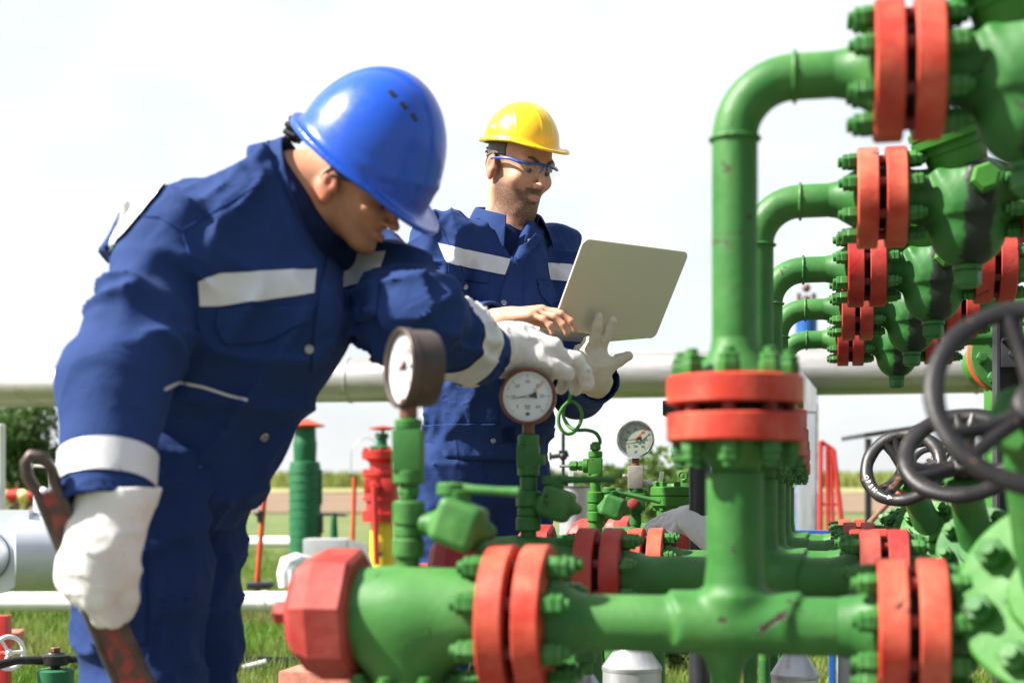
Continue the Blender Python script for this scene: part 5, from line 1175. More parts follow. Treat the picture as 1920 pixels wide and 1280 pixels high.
def helmet(parent, Rm, O, sc, style, mat, shift=(0, 0, 0)):
    O2 = A3(O)+Rm@A3(shift)
    def f(P): return f_helmet((P-O2)@Rm, sc, style)
    c = Vector(O2+Rm@A3((.01, 0, .08))); me = sdf_mesh('hard_hat', f, np.array(c)-.22*sc, np.array(c)+.22*sc, .0026, 1)
    o = link('hard_hat', me, mat, parent)
    def L(x, y, z): return Vector(O2+Rm@(A3((x, y, z))*sc))
    mb = MB(); pts = []
    for k in range(40):
        a = 2*math.pi*k/40; pts.append(L(-.004+.099*math.cos(a), .080*math.sin(a), .066))
    x = [[p+Vector(Rm@A3((0, 0, h))) for p in pts] for h in (-.011, .012)]
    mb.ring_stack([x[0], x[1]], False, False); hb = mb.build('headband', M['blackplastic'], o); md = hb.modifiers.new('t', 'SOLIDIFY'); md.thickness = .003
    kn = MB(); p0, p1 = L(-.118, 0, .050), L(-.142, 0, .046); kn.cyl(p0, p1, .017*sc, n=20, bev=.002); ax_ = (p1-p0).normalized(); x_, y_, _ = frame(ax_)
    for k in range(9):
        a = k*2*math.pi/9; e = (x_*math.cos(a)+y_*math.sin(a))*.0175*sc; kn.cyl(p0.lerp(p1, .15)+e, p1+e, .0042*sc, n=8)
    kn.build('adjuster_knob', M['blackplastic'], o)
    return o, L
def face_parts(person, Rm, O, hairmat, stub_low, hs=1.0):
    def L(x, y, z): return Vector(A3(O)+Rm@(A3((x, y, z))*hs))
    for s in (-1, 1):
        mb = MB(); c = L(.0765, s*.031, .0150); mb.sphere(c, (.0122*hs, .0122*hs, .0068*hs), 20, 14); e = mb.build('eye', M['eye'], person)
        mb = MB(); g = (Vector(Rm@A3((1, 0, -.45)))).normalized(); mb.lathe(c, g, [(.0085, .0062), (.0112, .0058), (.0124, .003), (.0125, 0)], 20); mb.build('iris', M['iris'], e)
        bw = MB(); bw.tube([L(.0945, s*.010, .0325), L(.0965, s*.020, .0385), L(.0900, s*.034, .0445), L(.0780, s*.047, .0415)], [.0034, .0048, .0042, .0018], 8); bw.build('eyebrow', hairmat, person)
    def fh(P):
        q = (P-A3(O))@Rm/hs; y = np.abs(q[:, 1]); d = f_head(q)-.0022-.0012*ridge(vnoise(q*np.array([180, 180, 60], np.float32)))
        d = np.maximum(d, np.minimum(q[:, 0]+.004, .034-q[:, 2]))
        line = -(.026-q[:, 0]-.10*np.clip(q[:, 2]-.02, 0, 1))                                # keep behind the temples
        d = np.maximum(d, line); d = np.maximum(d, (stub_low+ .55*np.clip(q[:, 0]+.02, 0, .06)*0)-q[:, 2]-.9*np.clip(-.03-q[:, 0], 0, .05)); d = np.maximum(d, q[:, 2]-.11)
        d = np.maximum(d, -ell(np.stack([q[:, 0], y, q[:, 2]], 1), (-.008, .085, -.004), (.024, .03, .036)))
        return d*hs
    c = np.array(L(-.02, 0, .04)); o = link('hair', sdf_mesh('hair', fh, c-.15, c+.15, .003, 1), hairmat, person); return L
def spectacles(person, L, frame_mat, lens_mat):
    mb = MB(); top = []
    for k in range(-10, 11):
        y = k/10*.066; top.append(L(.106-.0052*(abs(y)/.02)**1.9*.55, y, .030+.004*math.cos(y*40)))
    mb.tube(top, [.0030+.0006*(abs(k) > 1) for k in range(-10, 11)], 8)
    for s in (-1, 1): mb.tube([top[0] if s < 0 else top[-1], L(.055, s*.078, .030), L(.02, s*.083, .026), L(-.012, s*.086, .020), L(-.03, s*.084, .008)], [.0036, .004, .0036, .003, .002], 8)
    for s in (-1, 1): mb.tube([L(.109, s*.004, .030), L(.109, s*.009, .019), L(.106, s*.014, .010)], [.003, .0024, .0018], 6)
    o = mb.build('safety_glasses', frame_mat, person)
    for s in (-1, 1):
        g = []; nx, ny = 10, 6
        for j in range(ny+1):
            row = []
            for i in range(nx+1):
                u = i/nx; v = j/ny; y = .006+.056*u; z = .030+.004*math.cos(y*40)-.034*v*(math.sin(math.pi*(.12+.80*u))**.55)
                row.append(L(.1055-.0052*(y/.02)**1.9*.55+.002*v, s*y, z))
            g.append(row)
        m2 = MB(); m2.ring_stack(g, False, False, closed=False); m2.build('lens', lens_mat, o)
    return o

def build_person(name, J, label, skin, spec):
    root = empty(name, spec['foot'], 0, label, 'person'); inv = Matrix.Translation(-Vector(spec['foot'])); J['root'] = root
    return root
def finish(root):
    """children were made in world coordinates"""
    bpy.context.view_layer.update()
    for o in root.children: o.matrix_parent_inverse = root.matrix_world.inverted()

def sleeve_wr(P, a, b, seed, amp):
    """bunched folds across a limb plus long drags"""
    a, b = A3(a), A3(b); ax_ = (b-a)/np.linalg.norm(b-a); t = (P-a)@ax_; q = P-a-np.outer(t, ax_)
    w = vnoise(P*9+seed)*.05; n1 = ridge(vnoise(np.stack([(t+w)*24, q[:, 0]*7, q[:, 2]*7+q[:, 1]*4], 1)+seed*3.1)); n2 = ridge(vnoise(np.stack([t*5, q[:, 0]*17+w*60, q[:, 2]*17+q[:, 1]*9], 1)+seed*1.7))
    fade = np.clip((np.linalg.norm(b-a)-t)/.10, .12, 1)
    return amp*fade*(n1**3*1.5+n2**3*1.3-.75)
# ---------------------------------------------------------------- the bent worker in the blue helmet
pA = dict(P0=at(318, 905, 2.50), W=at(372, 765, 2.48), C=at(462, 592, 2.45), U=at(500, 462, 2.46), NB=at(553, 368, 2.46),
    SR=at(322, 472, 2.31), ER=at(212, 726, 2.17), WR=at(197, 955, 2.09), SL=at(690, 515, 2.62), EL=at(775, 598, 2.45), WL=at(905, 664, 2.70),
    HR=at(272, 915, 2.40), KR=at(262, 1330, 2.37), AR=at(262, 1750, 2.44), HL=at(352, 915, 2.60), KL=at(343, 1310, 2.60), AL=at(356, 1730, 2.66))
foot = Vector((-.60, 2.5, 0))
A = empty('person', foot, 0, 'bending worker in a blue helmet and navy work clothes, reaching over a gauge', 'person')
def v3(k): return A3(pA[k])
sw = {}
def f_jacketA(P):
    tor = cone(P, v3('P0'), v3('W'), .148, .155, (.5, -.8, .1), 1.15)
    tor = smin(tor, cone(P, v3('W'), v3('C'), .152, .168, (.45, -.85, -.2), 1.12), .06)
    tor = smin(tor, cone(P, v3('C'), v3('U'), .170, .120), .06)
    tor = smin(tor, cone(P, v3('U'), v3('NB'), .11, .092), .05)
    tor = smin(tor, cone(P, v3('U'), v3('SR')+A3((.02, .02, .0)), .10, .085), .07)
    tor = smin(tor, cone(P, v3('U'), v3('SL')+A3((-.02, .0, .0)), .10, .080), .07)
    tor = smin(tor, ell(P, at(335, 480, 2.50), (.11, .14, .11)), .06)
    fl = ridge(vnoise(P*np.array([6, 6, 15], np.float32)+4.2)); fl2 = ridge(vnoise((P@A3([[.8, .2, .6], [0, 1, 0], [-.6, .1, .8]]))*np.array([17, 8, 6], np.float32)+1.3))
    tor = tor-.018*(fl**3-.25)-.019*(fl2**3-.25)
    aR = smin(cone(P, v3('SR'), v3('ER'), .078, .077), cone(P, v3('ER'), v3('WR'), .077, .067), .035)
    m = .5*(v3('SR')+v3('ER')); aR = aR-sleeve_wr(P, v3('SR'), v3('ER'), 2.0, .018)
    ax_ = (v3('WR')-v3('ER')); ax_ /= np.linalg.norm(ax_); cut = (P-v3('WR'))@ax_
    aR = np.maximum(aR, cut); aR = np.maximum(aR, -np.maximum(cone(P, v3('WR')-ax_*.06, v3('WR')+ax_*.05, .060, .060), -(cut+.045)))
    aL = smin(cone(P, v3('SL'), v3('EL'), .084, .072), cone(P, v3('EL'), v3('WL'), .072, .062), .035)
    aL = aL-sleeve_wr(P, v3('EL'), v3('WL'), 5.0, .014)
    ax2 = (v3('WL')-v3('EL')); ax2 /= np.linalg.norm(ax2); cut2 = (P-v3('WL'))@ax2
    aL = np.maximum(aL, cut2); aL = np.maximum(aL, -np.maximum(cone(P, v3('WL')-ax2*.06, v3('WL')+ax2*.05, .055, .055), -(cut2+.05)))
    nn = A3((.88, -.12, .42)); nn /= np.linalg.norm(nn); tor = np.maximum(tor, (P-v3('NB'))@nn-.006)
    d = smin(smin(tor, aR, .022), aL, .03)
    hem = A3((v3('P0')-v3('W'))); hem /= np.linalg.norm(hem)
    return np.maximum(d, (P-v3('P0'))@hem-.035)
lo, hi = bounds([pA[k] for k in ('P0', 'W', 'C', 'U', 'NB', 'SR', 'ER', 'WR', 'SL', 'EL', 'WL')], .22)
JA = sdf_mesh('jacket', f_jacketA, lo, hi, .0055, 1)
jk = link('jacket', JA, M['fabric'], A); bvA = set_bvh(JA)
def f_trouA(P):
    r_ = smin(cone(P, v3('HR'), v3('KR'), .112, .094), cone(P, v3('KR'), v3('AR'), .094, .085), .04); l_ = smin(cone(P, v3('HL'), v3('KL'), .112, .090), cone(P, v3('KL'), v3('AL'), .090, .085), .04)
    r_ = r_-sleeve_wr(P, v3('HR'), v3('AR'), 7.0, .010); l_ = l_-sleeve_wr(P, v3('HL'), v3('AL'), 9.0, .010)
    d = smin(r_, l_, .02); return smin(d, cone(P, v3('P0')+A3((0, 0, .03)), v3('W')*.5+v3('P0')*.5, .138, .13), .03)
lo, hi = bounds([pA[k] for k in ('HR', 'AR', 'AL', 'HL', 'W')], .2)
TA = sdf_mesh('trousers', f_trouA, lo, hi, .008, 1); tr = link('trousers', TA, M['fabric2'], A); bvT = set_bvh(TA)
for s, k in ((0, 'AR'), (1, 'AL')):
    a = pA[k]; mb = MB(); mb.tube([(a.x, a.y+.05, .06), (a.x+.05, a.y+.01, .06), (a.x+.16, a.y-.05, .045), (a.x+.24, a.y-.09, .04)], [.05, .055, .048, .035], 16); mb.tube([(a.x, a.y+.03, .05), (a.x, a.y, .16)], [.055, .06], 16); mb.build('boot', M['blackplastic'], A)
# head
fA = Vector((.86, -.24, -.44)); RmA = head_frame(fA, (.44, -.10, .88)); RmHA = head_frame((.78, -.20, -.585), (.56, -.30, .77)); OA = at(657, 370, 2.455); OHA = at(644, 352, 2.455); HSA = .88
hA = A3(OA)
def f_bodyA(P):
    q = (P-hA)@RmA/HSA; qf = q.copy(); qf[:, 2] = np.where(q[:, 2] < 0, q[:, 2]/.86, q[:, 2]); d = f_head(qf, False)*HSA
    nk = cone(P, hA+RmA@A3((-.030, 0, -.01)), v3('NB'), .056, .070); d = smin(d, nk, .035); d = smin(d, f_ear(q)*HSA, .006)
    d = smin(d, cone(P, v3('NB'), v3('U'), .06, .08), .05)
    for a, b, ra, rb in (('U', 'C', .08, .12), ('C', 'W', .12, .11), ('W', 'P0', .10, .08), ('U', 'SR', .06, .05), ('SR', 'ER', .045, .04), ('ER', 'WR', .04, .028), ('U', 'SL', .06, .05), ('SL', 'EL', .045, .04), ('EL', 'WL', .04, .028), ('P0', 'HR', .07, .06), ('P0', 'HL', .07, .06), ('HR', 'KR', .06, .05), ('HL', 'KL', .06, .05), ('KR', 'AR', .05, .04), ('KL', 'AL', .05, .04)):
        d = smin(d, cone(P, v3(a), v3(b), ra, rb), .02)
    return d
def fine_body(name, f, lo, hi, h): return sdf_mesh(name, f, lo, hi, h, 1)
ptsA = [pA[k] for k in pA]+[OA]; lo, hi = bounds(ptsA, .17)
BA = fine_body('body', f_bodyA, lo, hi, .0045); head_masks(BA, RmA, OA, False, HSA); bo = link('body', BA, M['skin1'], A)
LA = face_parts(A, RmA, OA, M['hair1'], -.035, HSA)
spectacles(A, LA, M['blackplastic'], M['lens'])
hhA, HLA = helmet(A, RmHA, OHA, 1.10, 'vents', M['helmet_blue'], (.014, 0, -.017))
bvH = set_bvh(hhA.data)
for (x, y) in ((736, 176), (757, 198), (777, 220)):
    p, n = ray(bvH, x, y)
    if p is not None:
        xx = Vector((.62, 0, -.78)); xx = (xx-n*xx.dot(n)).normalized(); yy = n.cross(xx); M3 = Matrix((xx, yy, n)).transposed(); mb = MB()
        mb.box((-.0075, -.0045, -.002), (.0075, .0045, .0006), None, .0008); mb.v = [p+M3@v for v in mb.v]; mb.build('vent_slot', M['blackplastic'], hhA)
collar('collar', pA['NB']+Vector((-.012, .0, -.004)), (.90, -.12, .36), (.25, -.35, -.90), .084, M['fabric'], A, 2.75, .036, .030, (1.10, .98), .060, 0, .45)
lo, hi = bounds([pA['NB'], pA['U']], .15)
def f_shirtA(P): return np.maximum(smin(cone(P, v3('NB')+A3((.012, -.01, -.012)), v3('U'), .084, .085), cone(P, v3('U'), v3('C'), .09, .12), .03)*1.0, (P-v3('NB'))@A3(Vector((.80, -.12, .55)).normalized())-.022)
_fsa = f_shirtA
_sp, _sn = ray(set_bvh(BA), 636, 468)
if _sp is None or _sp.y > 2.75: _sp = at(636, 468, 2.42)
_sp = A3(_sp+Vector((0, .022, -.008)))
def f_shirtA2(P): return smin(_fsa(P), cone(P, _sp, v3('NB'), .034, .06), .05)
link('undershirt', one_piece(sdf_mesh('undershirt', f_shirtA2, lo, hi, .005)), M['tshirt'], A)
# reflective tape, pockets, placket, seams
patch('chest_stripe', JA, px_planes([(372, 527), (412, 512), (592, 505), (586, 568), (412, 573), (374, 578)]), .003, M['stripe'], jk, .05)
patch('chest_stripe', JA, px_planes([(626, 538), (668, 477), (724, 472), (708, 524), (622, 545)]), .003, M['stripe'], jk, .02)
patch('back_stripe', JA, px_planes([(205, 470), (240, 372), (330, 318), (292, 372), (236, 440)]), .006, M['stripe'], jk, -1, (2.2, 2.9))
def limb_planes(a, b, t0, t1):
    a, b = Vector(a), Vector(b); ax_ = (b-a).normalized(); L_ = (b-a).length
    return [(a+ax_*(t0*L_), -ax_), (a+ax_*(t1*L_), ax_)]
def near_seg(a, b, r):
    a, b = Vector(a), Vector(b); ax_ = (b-a)
    def k(c, n):
        t = max(0, min(1, (c-a).dot(ax_)/ax_.dot(ax_))); v = c-(a+ax_*t); return v.length < r and v.dot(n) > 0
    return k
patch('cuff_stripe', JA, limb_planes(pA['ER'], pA['WR'], .58, .83), .003, M['stripe'], jk, None, None, near_seg(pA['ER'], pA['WR'], .13))
patch('cuff_stripe', JA, limb_planes(pA['EL'], pA['WL'], .42, .74), .003, M['stripe'], jk, None, None, near_seg(pA['EL'], pA['WL'], .12))
patch('pocket_flap', JA, px_planes([(408, 578), (586, 572), (580, 600), (500, 640), (420, 645), (402, 610)]), .004, M['fabric'], jk, .05, None, None, .003)
patch('pocket_flap', JA, px_planes([(655, 545), (712, 528), (706, 590), (668, 608)]), .004, M['fabric'], jk, .02, None, None, .003)
patch('placket', JA, px_planes([(600, 480), (640, 488), (640, 600), (610, 680), (572, 700), (590, 600)]), .0045, M['fabric'], jk, .02, None, None, .003)
patch('placket', JA, px_planes([(572, 700), (610, 680), (560, 775), (500, 850), (462, 880), (520, 790)]), .0045, M['fabric'], jk, .0, None, None, .003)
seam('seam', bvA, [(252, 404), (300, 408), (340, 432), (356, 480), (362, 540), (376, 640)], .0017, .0005, M['fabric_d'], jk)
seam('seam', bvA, [(340, 432), (400, 398), (460, 362), (492, 340)], .0015, .0005, M['fabric_d'], jk)
seam('pocket_edge', bvA, [(308, 730), (335, 716), (380, 725), (430, 742), (470, 752)], .0028, .001, M['stripe'], jk)
for (x, y) in ((648, 482), (578, 655), (494, 818), (368, 878)): button(bvA, x, y, jk, .0085)
seam('seam', bvT, [(272, 1010), (276, 1120), (274, 1205)], .0016, .0005, M['fabric_d'], tr)
patch('leg_pocket', TA, px_planes([(168, 1040), (272, 1035), (276, 1205), (172, 1210)]), .005, M['fabric2'], tr, .02, None, None, .003)
# right hand: white glove closed round the wrench
wr0, wr1 = at(66, 868, 2.035), at(256, 1292, 2.155); wd = (wr1-wr0).normalized()
GC = at(176, 1085, 2.045)                                        # middle of the fist
dR = Vector((-.10, .0, -1)).normalized()
WRp = at(205, 985, 2.10)
palmR, fingR = hand_bones(at(197, 985, 2.085), (-.30, -.06, -.95), (.42, .90, -.10), (.90, -.40, -.22), ((.9, 1.3, 1.0), (.95, 1.35, 1.0), (1.0, 1.35, 1.0), (1.0, 1.3, 1.0)), .05, (.85, .35, .55), .5, 1.10, 1.22)
def f_gloveR(P):
    d = hand_sdf(P, palmR, fingR, .022, .005)
    d = smin(d, ell(P, at(172, 1050, 2.085), (.032, .028, .045)), .03)
    a = A3(at(222, 905, 2.10)); cuff = cone(P, a, A3(at(192, 1040, 2.085)), .056, .042); cuff = smin(cuff, cone(P, A3(at(244, 940, 2.08)), A3(at(205, 1030, 2.08)), .030, .028), .03); ax_ = A3(at(178, 1035, 2.085))-a; ax_ /= np.linalg.norm(ax_); ax2 = ax_*.93+A3((.30, 0, -.1)); ax2 /= np.linalg.norm(ax2)
    cuff = np.maximum(cuff, -((P-A3(at(215, 925, 2.10)))@A3((.10, -.05, -1)))); d = smin(d, cuff, .03)
    return d-.004*(ridge(vnoise(P*np.array([22, 22, 34], np.float32)+8))**3)-.0025*(ridge(vnoise(P*np.array([40, 30, 18], np.float32)+3))**2)
lo, hi = bounds(bones_pts(palmR, fingR)+[at(205, 930, 2.1)], .10); link('glove', sdf_mesh('glove', f_gloveR, lo, hi, .004, 1), M['glove_white'], A)
# left hand: worn white glove, palm down over the gauge, fingers drooping behind it
palmL, fingL = hand_bones(at(937, 652, 2.75), (.93, .34, .02), (-.05, .30, -.95), (.10, -.95, -.25), ((.30, .55, .4), (.45, .75, .55), (.65, .75, .55), (.85, .7, .5)), .22, (.80, .45, .25), .30, 1.12, 1.22)
def f_gloveL(P):
    d = hand_sdf(P, palmL, fingL, .024, .004)
    a, b = A3(at(880, 668, 2.68)), A3(at(965, 648, 2.78)); cuff = cone(P, a, b, .056, .044); ax_ = (b-a)/np.linalg.norm(b-a)
    cuff = np.maximum(cuff, -((P-a)@ax_)-.01); d = smin(d, cuff, .03)
    return d-.0045*(ridge(vnoise(P*np.array([30, 30, 26], np.float32)+5))**3)-.003*(ridge(vnoise(P*np.array([18, 40, 44], np.float32)+9))**2)
lo, hi = bounds(bones_pts(palmL, fingL)+[at(870, 670, 2.66)], .09); link('glove', sdf_mesh('glove', f_gloveL, lo, hi, .0038, 1), M['glove_worn'], A)
finish(A)
# the pipe wrench he carries
WRN = empty('pipe_wrench', (wr0+wr1)*.5, 0, 'big pipe wrench with worn red handle, held in the bent worker\'s white glove', 'wrench')
wc = (wr0+wr1)*.5; side = wd.cross(Vector((0, 1, 0))).normalized(); nrm = wd.cross(side).normalized()
L0 = (wr1-wr0).length
def wp(t, s, n=0): return wd*((t-.5)*L0)+side*s+nrm*n
mb = MB(); w0, w1 = .0155, .025
for sg in (-1, 1): mb.tube([wp(.10, sg*w0), wp(.5, sg*(w0+w1)/2), wp(1.08, sg*w1)], .0070, 10)
lp = [wp(.10, -w0), wp(.04, -w0*1.15), wp(-.015, -w0*.75), wp(-.035, 0), wp(-.015, w0*.8), wp(.04, w0*1.2), wp(.10, w0)]
mb.tube(lp, .0085, 10); mb.build('steel_rim', plain('worn_dark_steel', (.085, .062, .055), .42, .5, .35, 30, .3), WRN, 60)
mb = MB(); mb.prism([wp(.12, -w0, -.004), wp(1.08, -w1, -.004), wp(1.08, w1, -.004), wp(.12, w0, -.004)], nrm*.008); mb.build('red_web', paint('worn_red_handle', (.36, .05, .04), (.26, .085, .065), rust=(.09, .055, .045), chip=.64, rough=.5), WRN)
mb = MB(); a = wp(1.0, -.072); mb.tube([a, a+wd*.03-side*.004, a+wd*.14+side*.01], [.013, .0165, .017], 12); mb.build('hook_jaw', M['black'], WRN)
mb = MB(); mb.prism([wp(1.04, -.04, -.012), wp(1.25, -.05, -.012), wp(1.25, .04, -.012), wp(1.04, .03, -.012)], nrm*.024); mb.build('heel_jaw', M['black'], WRN)

# ---------------------------------------------------------------- the standing worker with the laptop
pB = dict(P0=at(905, 890, 3.86), W=at(915, 790, 3.86), C=at(925, 580, 3.82), U=at(940, 488, 3.82), NB=at(950, 440, 3.82),
    SR=at(828, 455, 3.70), ER=at(800, 625, 3.58), WR=at(925, 602, 3.40), SL=at(1036, 470, 3.93), EL=at(1085, 735, 3.88), WL=at(1122, 712, 3.58),
    HR=at(838, 900, 3.82), KR=at(812, 1180, 3.76), AR=at(805, 1420, 3.80), HL=at(958, 905, 3.92), KL=at(955, 1185, 3.90), AL=at(950, 1420, 3.95))
B = empty('person', Vector((-.10, 3.87, 0)), 0, 'standing worker in a yellow helmet and blue safety glasses, typing on a laptop', 'person')
def w3(k): return A3(pB[k])
FB = A3((.57, -.82, 0))
def f_jacketB(P):
    tor = cone(P, w3('P0')+A3((0, 0, .03)), w3('W'), .168, .172, FB, 1.25)
    tor = smin(tor, cone(P, w3('W'), w3('C'), .163, .168, FB, 1.30), .06)
    tor = smin(tor, cone(P, w3('C'), w3('U'), .16, .105, FB, 1.15), .06)
    tor = smin(tor, cone(P, w3('U'), w3('NB'), .105, .080), .05)
    tor = smin(tor, cone(P, w3('U'), w3('SR')+A3((.02, .0, .0)), .085, .072), .06); tor = smin(tor, cone(P, w3('U'), w3('SL')+A3((-.02, 0, 0)), .085, .072), .06)
    fl = ridge(vnoise(P*np.array([8, 8, 17], np.float32)+2.2)); fl2 = ridge(vnoise((P@A3([[.8, .2, .6], [0, 1, 0], [-.6, .1, .8]]))*np.array([19, 9, 7], np.float32)+6.3))
    tor = tor-.013*(fl**3-.25)-.015*(fl2**3-.25)
    hemz = (P[:, 2]-(H+(930-800)*3.86/F)); tor = tor-.010*np.exp(-(hemz/.05)**2)*ridge(vnoise(P*np.array([32, 32, 9], np.float32)))+.012*np.exp(-((hemz+.035)/.035)**2)
    aR = smin(cone(P, w3('SR'), w3('ER'), .078, .070), cone(P, w3('ER'), w3('WR'), .070, .048), .03); aR = aR-sleeve_wr(P, w3('SR'), w3('ER'), 12.0, .014)
    ax_ = w3('WR')-w3('ER'); ax_ /= np.linalg.norm(ax_); cut = (P-w3('WR'))@ax_; aR = np.maximum(aR, cut); aR = np.maximum(aR, -np.maximum(cone(P, w3('WR')-ax_*.05, w3('WR')+ax_*.04, .040, .040), -(cut+.03)))
    aL = smin(cone(P, w3('SL'), w3('EL'), .078, .068), cone(P, w3('EL'), w3('WL'), .066, .056), .03); aL = aL-sleeve_wr(P, w3('SL'), w3('EL'), 15.0, .010)
    ax2 = w3('WL')-w3('EL'); ax2 /= np.linalg.norm(ax2); cut2 = (P-w3('WL'))@ax2; aL = np.maximum(aL, cut2); aL = np.maximum(aL, -np.maximum(cone(P, w3('WL')-ax2*.05, w3('WL')+ax2*.04, .051, .05), -(cut2+.04)))
    z0 = H+(930-492)*3.7/F; lat = (P-A3(at(965, 470, 3.70)))@A3((.82, .57, 0)); frt = (P-w3('U'))@FB
    wedge = np.maximum(np.abs(lat)-(P[:, 2]-z0)*.52, .03-frt); tor = np.maximum(tor, -wedge*.8); tor = np.maximum(tor, P[:, 2]-(H+(930-418)*3.82/F))
    d = smin(smin(tor, aR, .018), aL, .02)
    return np.maximum(d, (H+(930-862)*3.86/F)-P[:, 2])
lo, hi = bounds([pB[k] for k in ('P0', 'W', 'C', 'U', 'NB', 'SR', 'ER', 'WR', 'SL', 'EL', 'WL')], .20)
JB = sdf_mesh('jacket', f_jacketB, lo, hi, .006, 1); jb = link('jacket', JB, M['fabric'], B); bvB = set_bvh(JB)
def f_trouB(P):
    r_ = smin(cone(P, w3('HR'), w3('KR'), .118, .095), cone(P, w3('KR'), w3('AR'), .095, .085), .04); l_ = smin(cone(P, w3('HL'), w3('KL'), .116, .095), cone(P, w3('KL'), w3('AL'), .095, .085), .04)
    r_ = r_-sleeve_wr(P, w3('HR'), w3('AR'), 17.0, .008); l_ = l_-sleeve_wr(P, w3('HL'), w3('AL'), 19.0, .008)
    return smin(smin(r_, l_, .02), cone(P, w3('P0'), w3('W'), .148, .14, FB, 1.2), .05)
lo, hi = bounds([pB[k] for k in ('HR', 'AR', 'AL', 'HL', 'W')], .19); TB = sdf_mesh('trousers', f_trouB, lo, hi, .008, 1); trb = link('trousers', TB, M['fabric2'], B); bvTB = set_bvh(TB)
for k in ('AR', 'AL'):
    a = pB[k]; mb = MB(); mb.tube([(a.x-.03, a.y+.05, .06), (a.x+.02, a.y, .06), (a.x+.10, a.y-.10, .045), (a.x+.15, a.y-.17, .04)], [.05, .055, .048, .035], 16); mb.tube([(a.x, a.y+.03, .05), (a.x, a.y, .16)], [.055, .06], 16); mb.build('boot', M['blackplastic'], B)
psi = R(38); pit = R(-19); fB = Vector((math.sin(psi)*math.cos(pit), -math.cos(psi)*math.cos(pit), math.sin(pit))); RmB = head_frame(fB, (0.03, 0, 1)); OB = at(972, 322, 3.80); hB = A3(OB)
palmH, fingH = hand_bones(at(938, 597, 3.385), (.86, -.30, .10), (.05, .25, -.96), (.25, .90, .28), ((.30, .45, .35), (.28, .45, .4), (.30, .50, .4), (.35, .5, .4)), .18, (.75, .55, .40), .3, 1.05, 1.0)
def f_bodyB(P):
    q = (P-hB)@RmB; qf = q.copy(); qf[:, 2] = np.where(q[:, 2] < 0, q[:, 2]/1.09, q[:, 2]); d = f_head(qf, False)
    d = smin(d, cone(P, hB+RmB@A3((-.028, 0, -.03)), w3('NB'), .056, .062), .035); d = smin(d, f_ear(q), .006); d = smin(d, cone(P, w3('NB'), w3('U'), .055, .07), .05)
    for a, b, ra, rb in (('U', 'C', .08, .11), ('C', 'W', .11, .10), ('W', 'P0', .10, .11), ('U', 'SR', .055, .045), ('SR', 'ER', .045, .038), ('ER', 'WR', .036, .026), ('U', 'SL', .055, .045), ('SL', 'EL', .045, .038), ('EL', 'WL', .036, .028), ('P0', 'HR', .08, .075), ('P0', 'HL', .08, .075), ('HR', 'KR', .07, .055), ('HL', 'KL', .07, .055), ('KR', 'AR', .05, .04), ('KL', 'AL', .05, .04)):
        d = smin(d, cone(P, w3(a), w3(b), ra, rb), .02)
    h_ = hand_sdf(P, palmH, fingH, .016, .005); h_ = smin(h_, cone(P, w3('WR'), A3(at(945, 602, 3.38)), .027, .026), .02)
    return smin(d, h_, .015)
lo, hi = bounds([pB[k] for k in pB]+[OB]+bones_pts(palmH, fingH), .16); BB = fine_body('body', f_bodyB, lo, hi, .0034); head_masks(BB, RmB, OB, True); link('body', BB, M['skin2'], B)
LB = face_parts(B, RmB, OB, M['hair'], -.008)
spectacles(B, LB, M['blueplastic'], M['lens'])
hhB, HLB = helmet(B, head_frame((math.sin(psi)*.99, -math.cos(psi)*.99, -.12), (0, 0, 1)), OB, .94, 'ribs', M['helmet_yellow'], (.004, 0, .016))
collar('collar', pB['NB']+Vector((.0, .0, .008)), (.04, -.16, 1), (.57, -.82, 0), .076, M['fabric'], B, 2.50, .064, .030, (1.02, 1.0), .064)
lo, hi = bounds([pB['NB'], pB['U']], .16)
def f_shirtB(P): return np.maximum(smin(cone(P, w3('NB')+A3((.0, 0, .012)), w3('U'), .071, .088), cone(P, w3('U'), w3('C'), .088, .12, FB, 1.05), .03), P[:, 2]-(H+(930-424)*3.8/F))
link('undershirt', one_piece(sdf_mesh('undershirt', f_shirtB, lo, hi, .005)), M['tshirt'], B)
patch('chest_stripe', JB, px_planes([(820, 456), (958, 486), (947, 516), (836, 493)]), .003, M['stripe'], jb, .02, (3.4, 3.9))
patch('chest_stripe', JB, px_planes([(979, 489), (1072, 496), (1085, 528), (978, 521)]), .003, M['stripe'], jb, .02, (3.5, 4.0))
patch('pocket_flap', JB, px_planes([(840, 498), (918, 512), (914, 532), (840, 522)]), .004, M['fabric'], jb, .02, None, None, .003)
patch('pocket', JB, px_planes([(840, 524), (914, 534), (912, 580), (842, 572)]), .003, M['fabric'], jb, .02, None, None, .002)
patch('pocket_flap', JB, px_planes([(1006, 524), (1068, 530), (1060, 560), (1030, 572), (1012, 552)]), .004, M['fabric'], jb, .02, None, None, .003)
patch('placket', JB, px_planes([(962, 470), (982, 470), (978, 560), (974, 838), (938, 832), (936, 560)]), .004, M['fabric'], jb, .02, None, None, .003)
patch('lapel', JB, px_planes([(1000, 440), (1016, 450), (968, 500), (962, 482)]), .009, M['fabric'], jb, .02, None, None, .003)
patch('waistband', JB, [(Vector((0, 0, H+(930-862)*3.86/F)), Vector((0, 0, -1))), (Vector((0, 0, H+(930-800)*3.86/F)), Vector((0, 0, 1)))], .004, M['fabric'], jb, None, None, near_seg(pB['P0'], pB['W'], .30), .003)
seam('seam', bvB, [(806, 410), (830, 430), (842, 460), (840, 520), (842, 570)], .0013, .0004, M['fabric_d'], jb)
for (x, y) in ((993, 453), (872, 538), (944, 568), (924, 826)): button(bvB, x, y, jb, .0078)
seam('fly_seam', bvTB, [(900, 845), (904, 890), (892, 940)], .0015, .0004, M['fabric_d'], trb)
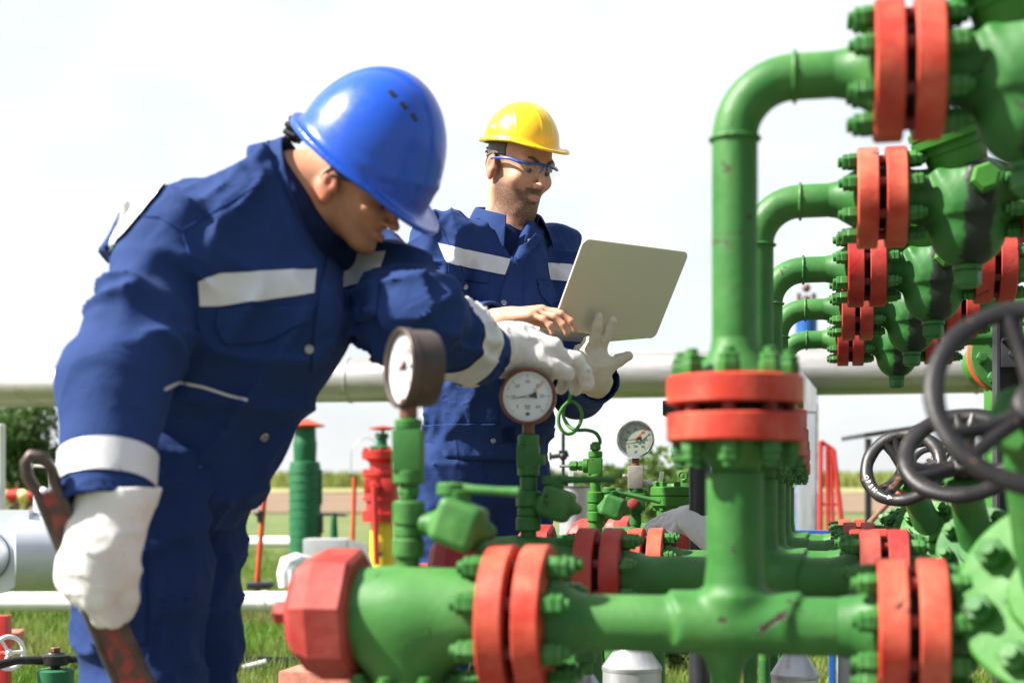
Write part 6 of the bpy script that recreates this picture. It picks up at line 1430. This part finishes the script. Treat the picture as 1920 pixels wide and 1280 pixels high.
# left hand in a cream glove, flat under and up the laptop's back
palmG, fingG = hand_bones(at(1100, 722, 3.50), (.03, -.50, .86), (.25, .83, .48), (.95, .22, .10), ((-.05, .05, .05), (-.05, .05, .05), (1.1, 1.2, .7), (1.2, 1.2, .7)), .34, (.62, .80, .0), -.12, .93, 1.26)
def f_gloveG(P):
    d = hand_sdf(P, palmG, fingG, .024, .004); a, b = A3(at(1118, 715, 3.58)), A3(at(1108, 685, 3.48)); d = smin(d, cone(P, a, b, .040, .036), .03)
    return d-.003*(ridge(vnoise(P*np.array([34, 34, 30], np.float32)+15))**3)-.002*(ridge(vnoise(P*np.array([60, 40, 26], np.float32)+19))**2)
lo, hi = bounds(bones_pts(palmG, fingG)+[at(1122, 712, 3.62)], .08); link('glove', sdf_mesh('glove', f_gloveG, lo, hi, .0034, 1), M['glove_cream'], B)
finish(B)
# the laptop
wa = Vector((.82, .57, 0)); fa = Vector((.57, -.82, 0)); c0 = at(1031, 617, 3.40)
LP = empty('laptop', c0, 0, 'open silver laptop held on the standing worker\'s gloved hand, lid towards the camera', 'laptop')
def slab(ox, ux, uy, un, w, h, t, rad, mat, name, parent):
    pts = []
    for cx, cy, a0 in ((rad, rad, 180), (w-rad, rad, 270), (w-rad, h-rad, 0), (rad, h-rad, 90)):
        for k in range(7):
            a = R(a0+k*15); pts.append((cx+rad*math.cos(a), cy+rad*math.sin(a)))
    e = .0015; rings = []
    for z_, ins in ((0, e), (e, 0), (t-e, 0), (t, e)):
        rings.append([ox+ux*(x*(1-2*ins/w)+ins)+uy*(y*(1-2*ins/h)+ins)+un*z_ for x, y in pts])
    mb = MB(); mb.ring_stack(rings); return mb.build(name, mat, parent)
la = R(33); uy = (fa*math.sin(la)+Vector((0, 0, 1))*math.cos(la)).normalized(); un = wa.cross(uy)
lid = slab(Vector((0, 0, 0)), wa, uy, un, .325, .238, .007, .018, M['laptop'], 'lid', LP)
slab(wa*.010+uy*.012-un*.0006, wa, uy, -un, .305, .214, .0012, .004, M['keys'], 'screen', lid)
bd = -fa+Vector((0, 0, .035)); bd.normalize(); bn = wa.cross(bd); 
if bn.z < 0: bn = -bn
slab(bn*.0+bd*.016, wa, bd, bn, .325, .235, .020, .016, M['laptop_light'], 'base', LP)
slab(bn*.0202+bd*.05+wa*.02, wa, bd, bn, .285, .11, .0016, .004, M['keys'], 'keyboard', LP)
# glove left lying on the pipes
gp = at(1292, 978, 3.78)
palmX, fingX = hand_bones(at(1325, 965, 3.80), (-.80, -.25, -.12), (.1, .3, -.95), (-.2, .9, .3), ((.1, .25, .2), (.15, .2, .2), (.2, .3, .2), (.3, .2, .2)), .2, (.7, .6, .1), .2, .9, 1.25)
def f_gloveX(P):
    d = hand_sdf(P, palmX, fingX, .03, .008); d = smin(d, ell(P, at(1318, 985, 3.76), (.055, .05, .035)), .03)
    ct = cone(P, A3(at(1290, 975, 3.72)), A3(at(1330, 1005, 3.72)), .030, .042, (0, -1, .5), 2.6); d = smin(d, ct, .012)
    return d-.004*(ridge(vnoise(P*np.array([34, 34, 30], np.float32)+25))**2)
lo, hi = bounds(bones_pts(palmX, fingX)+[gp, at(1330, 1005, 3.72)], .09); gx = link('work_glove', sdf_mesh('work_glove', f_gloveX, lo, hi, .004), M['glove_white'])
tag(gx, 'spare white work glove lying on the pipes left of the nearest riser', 'glove')
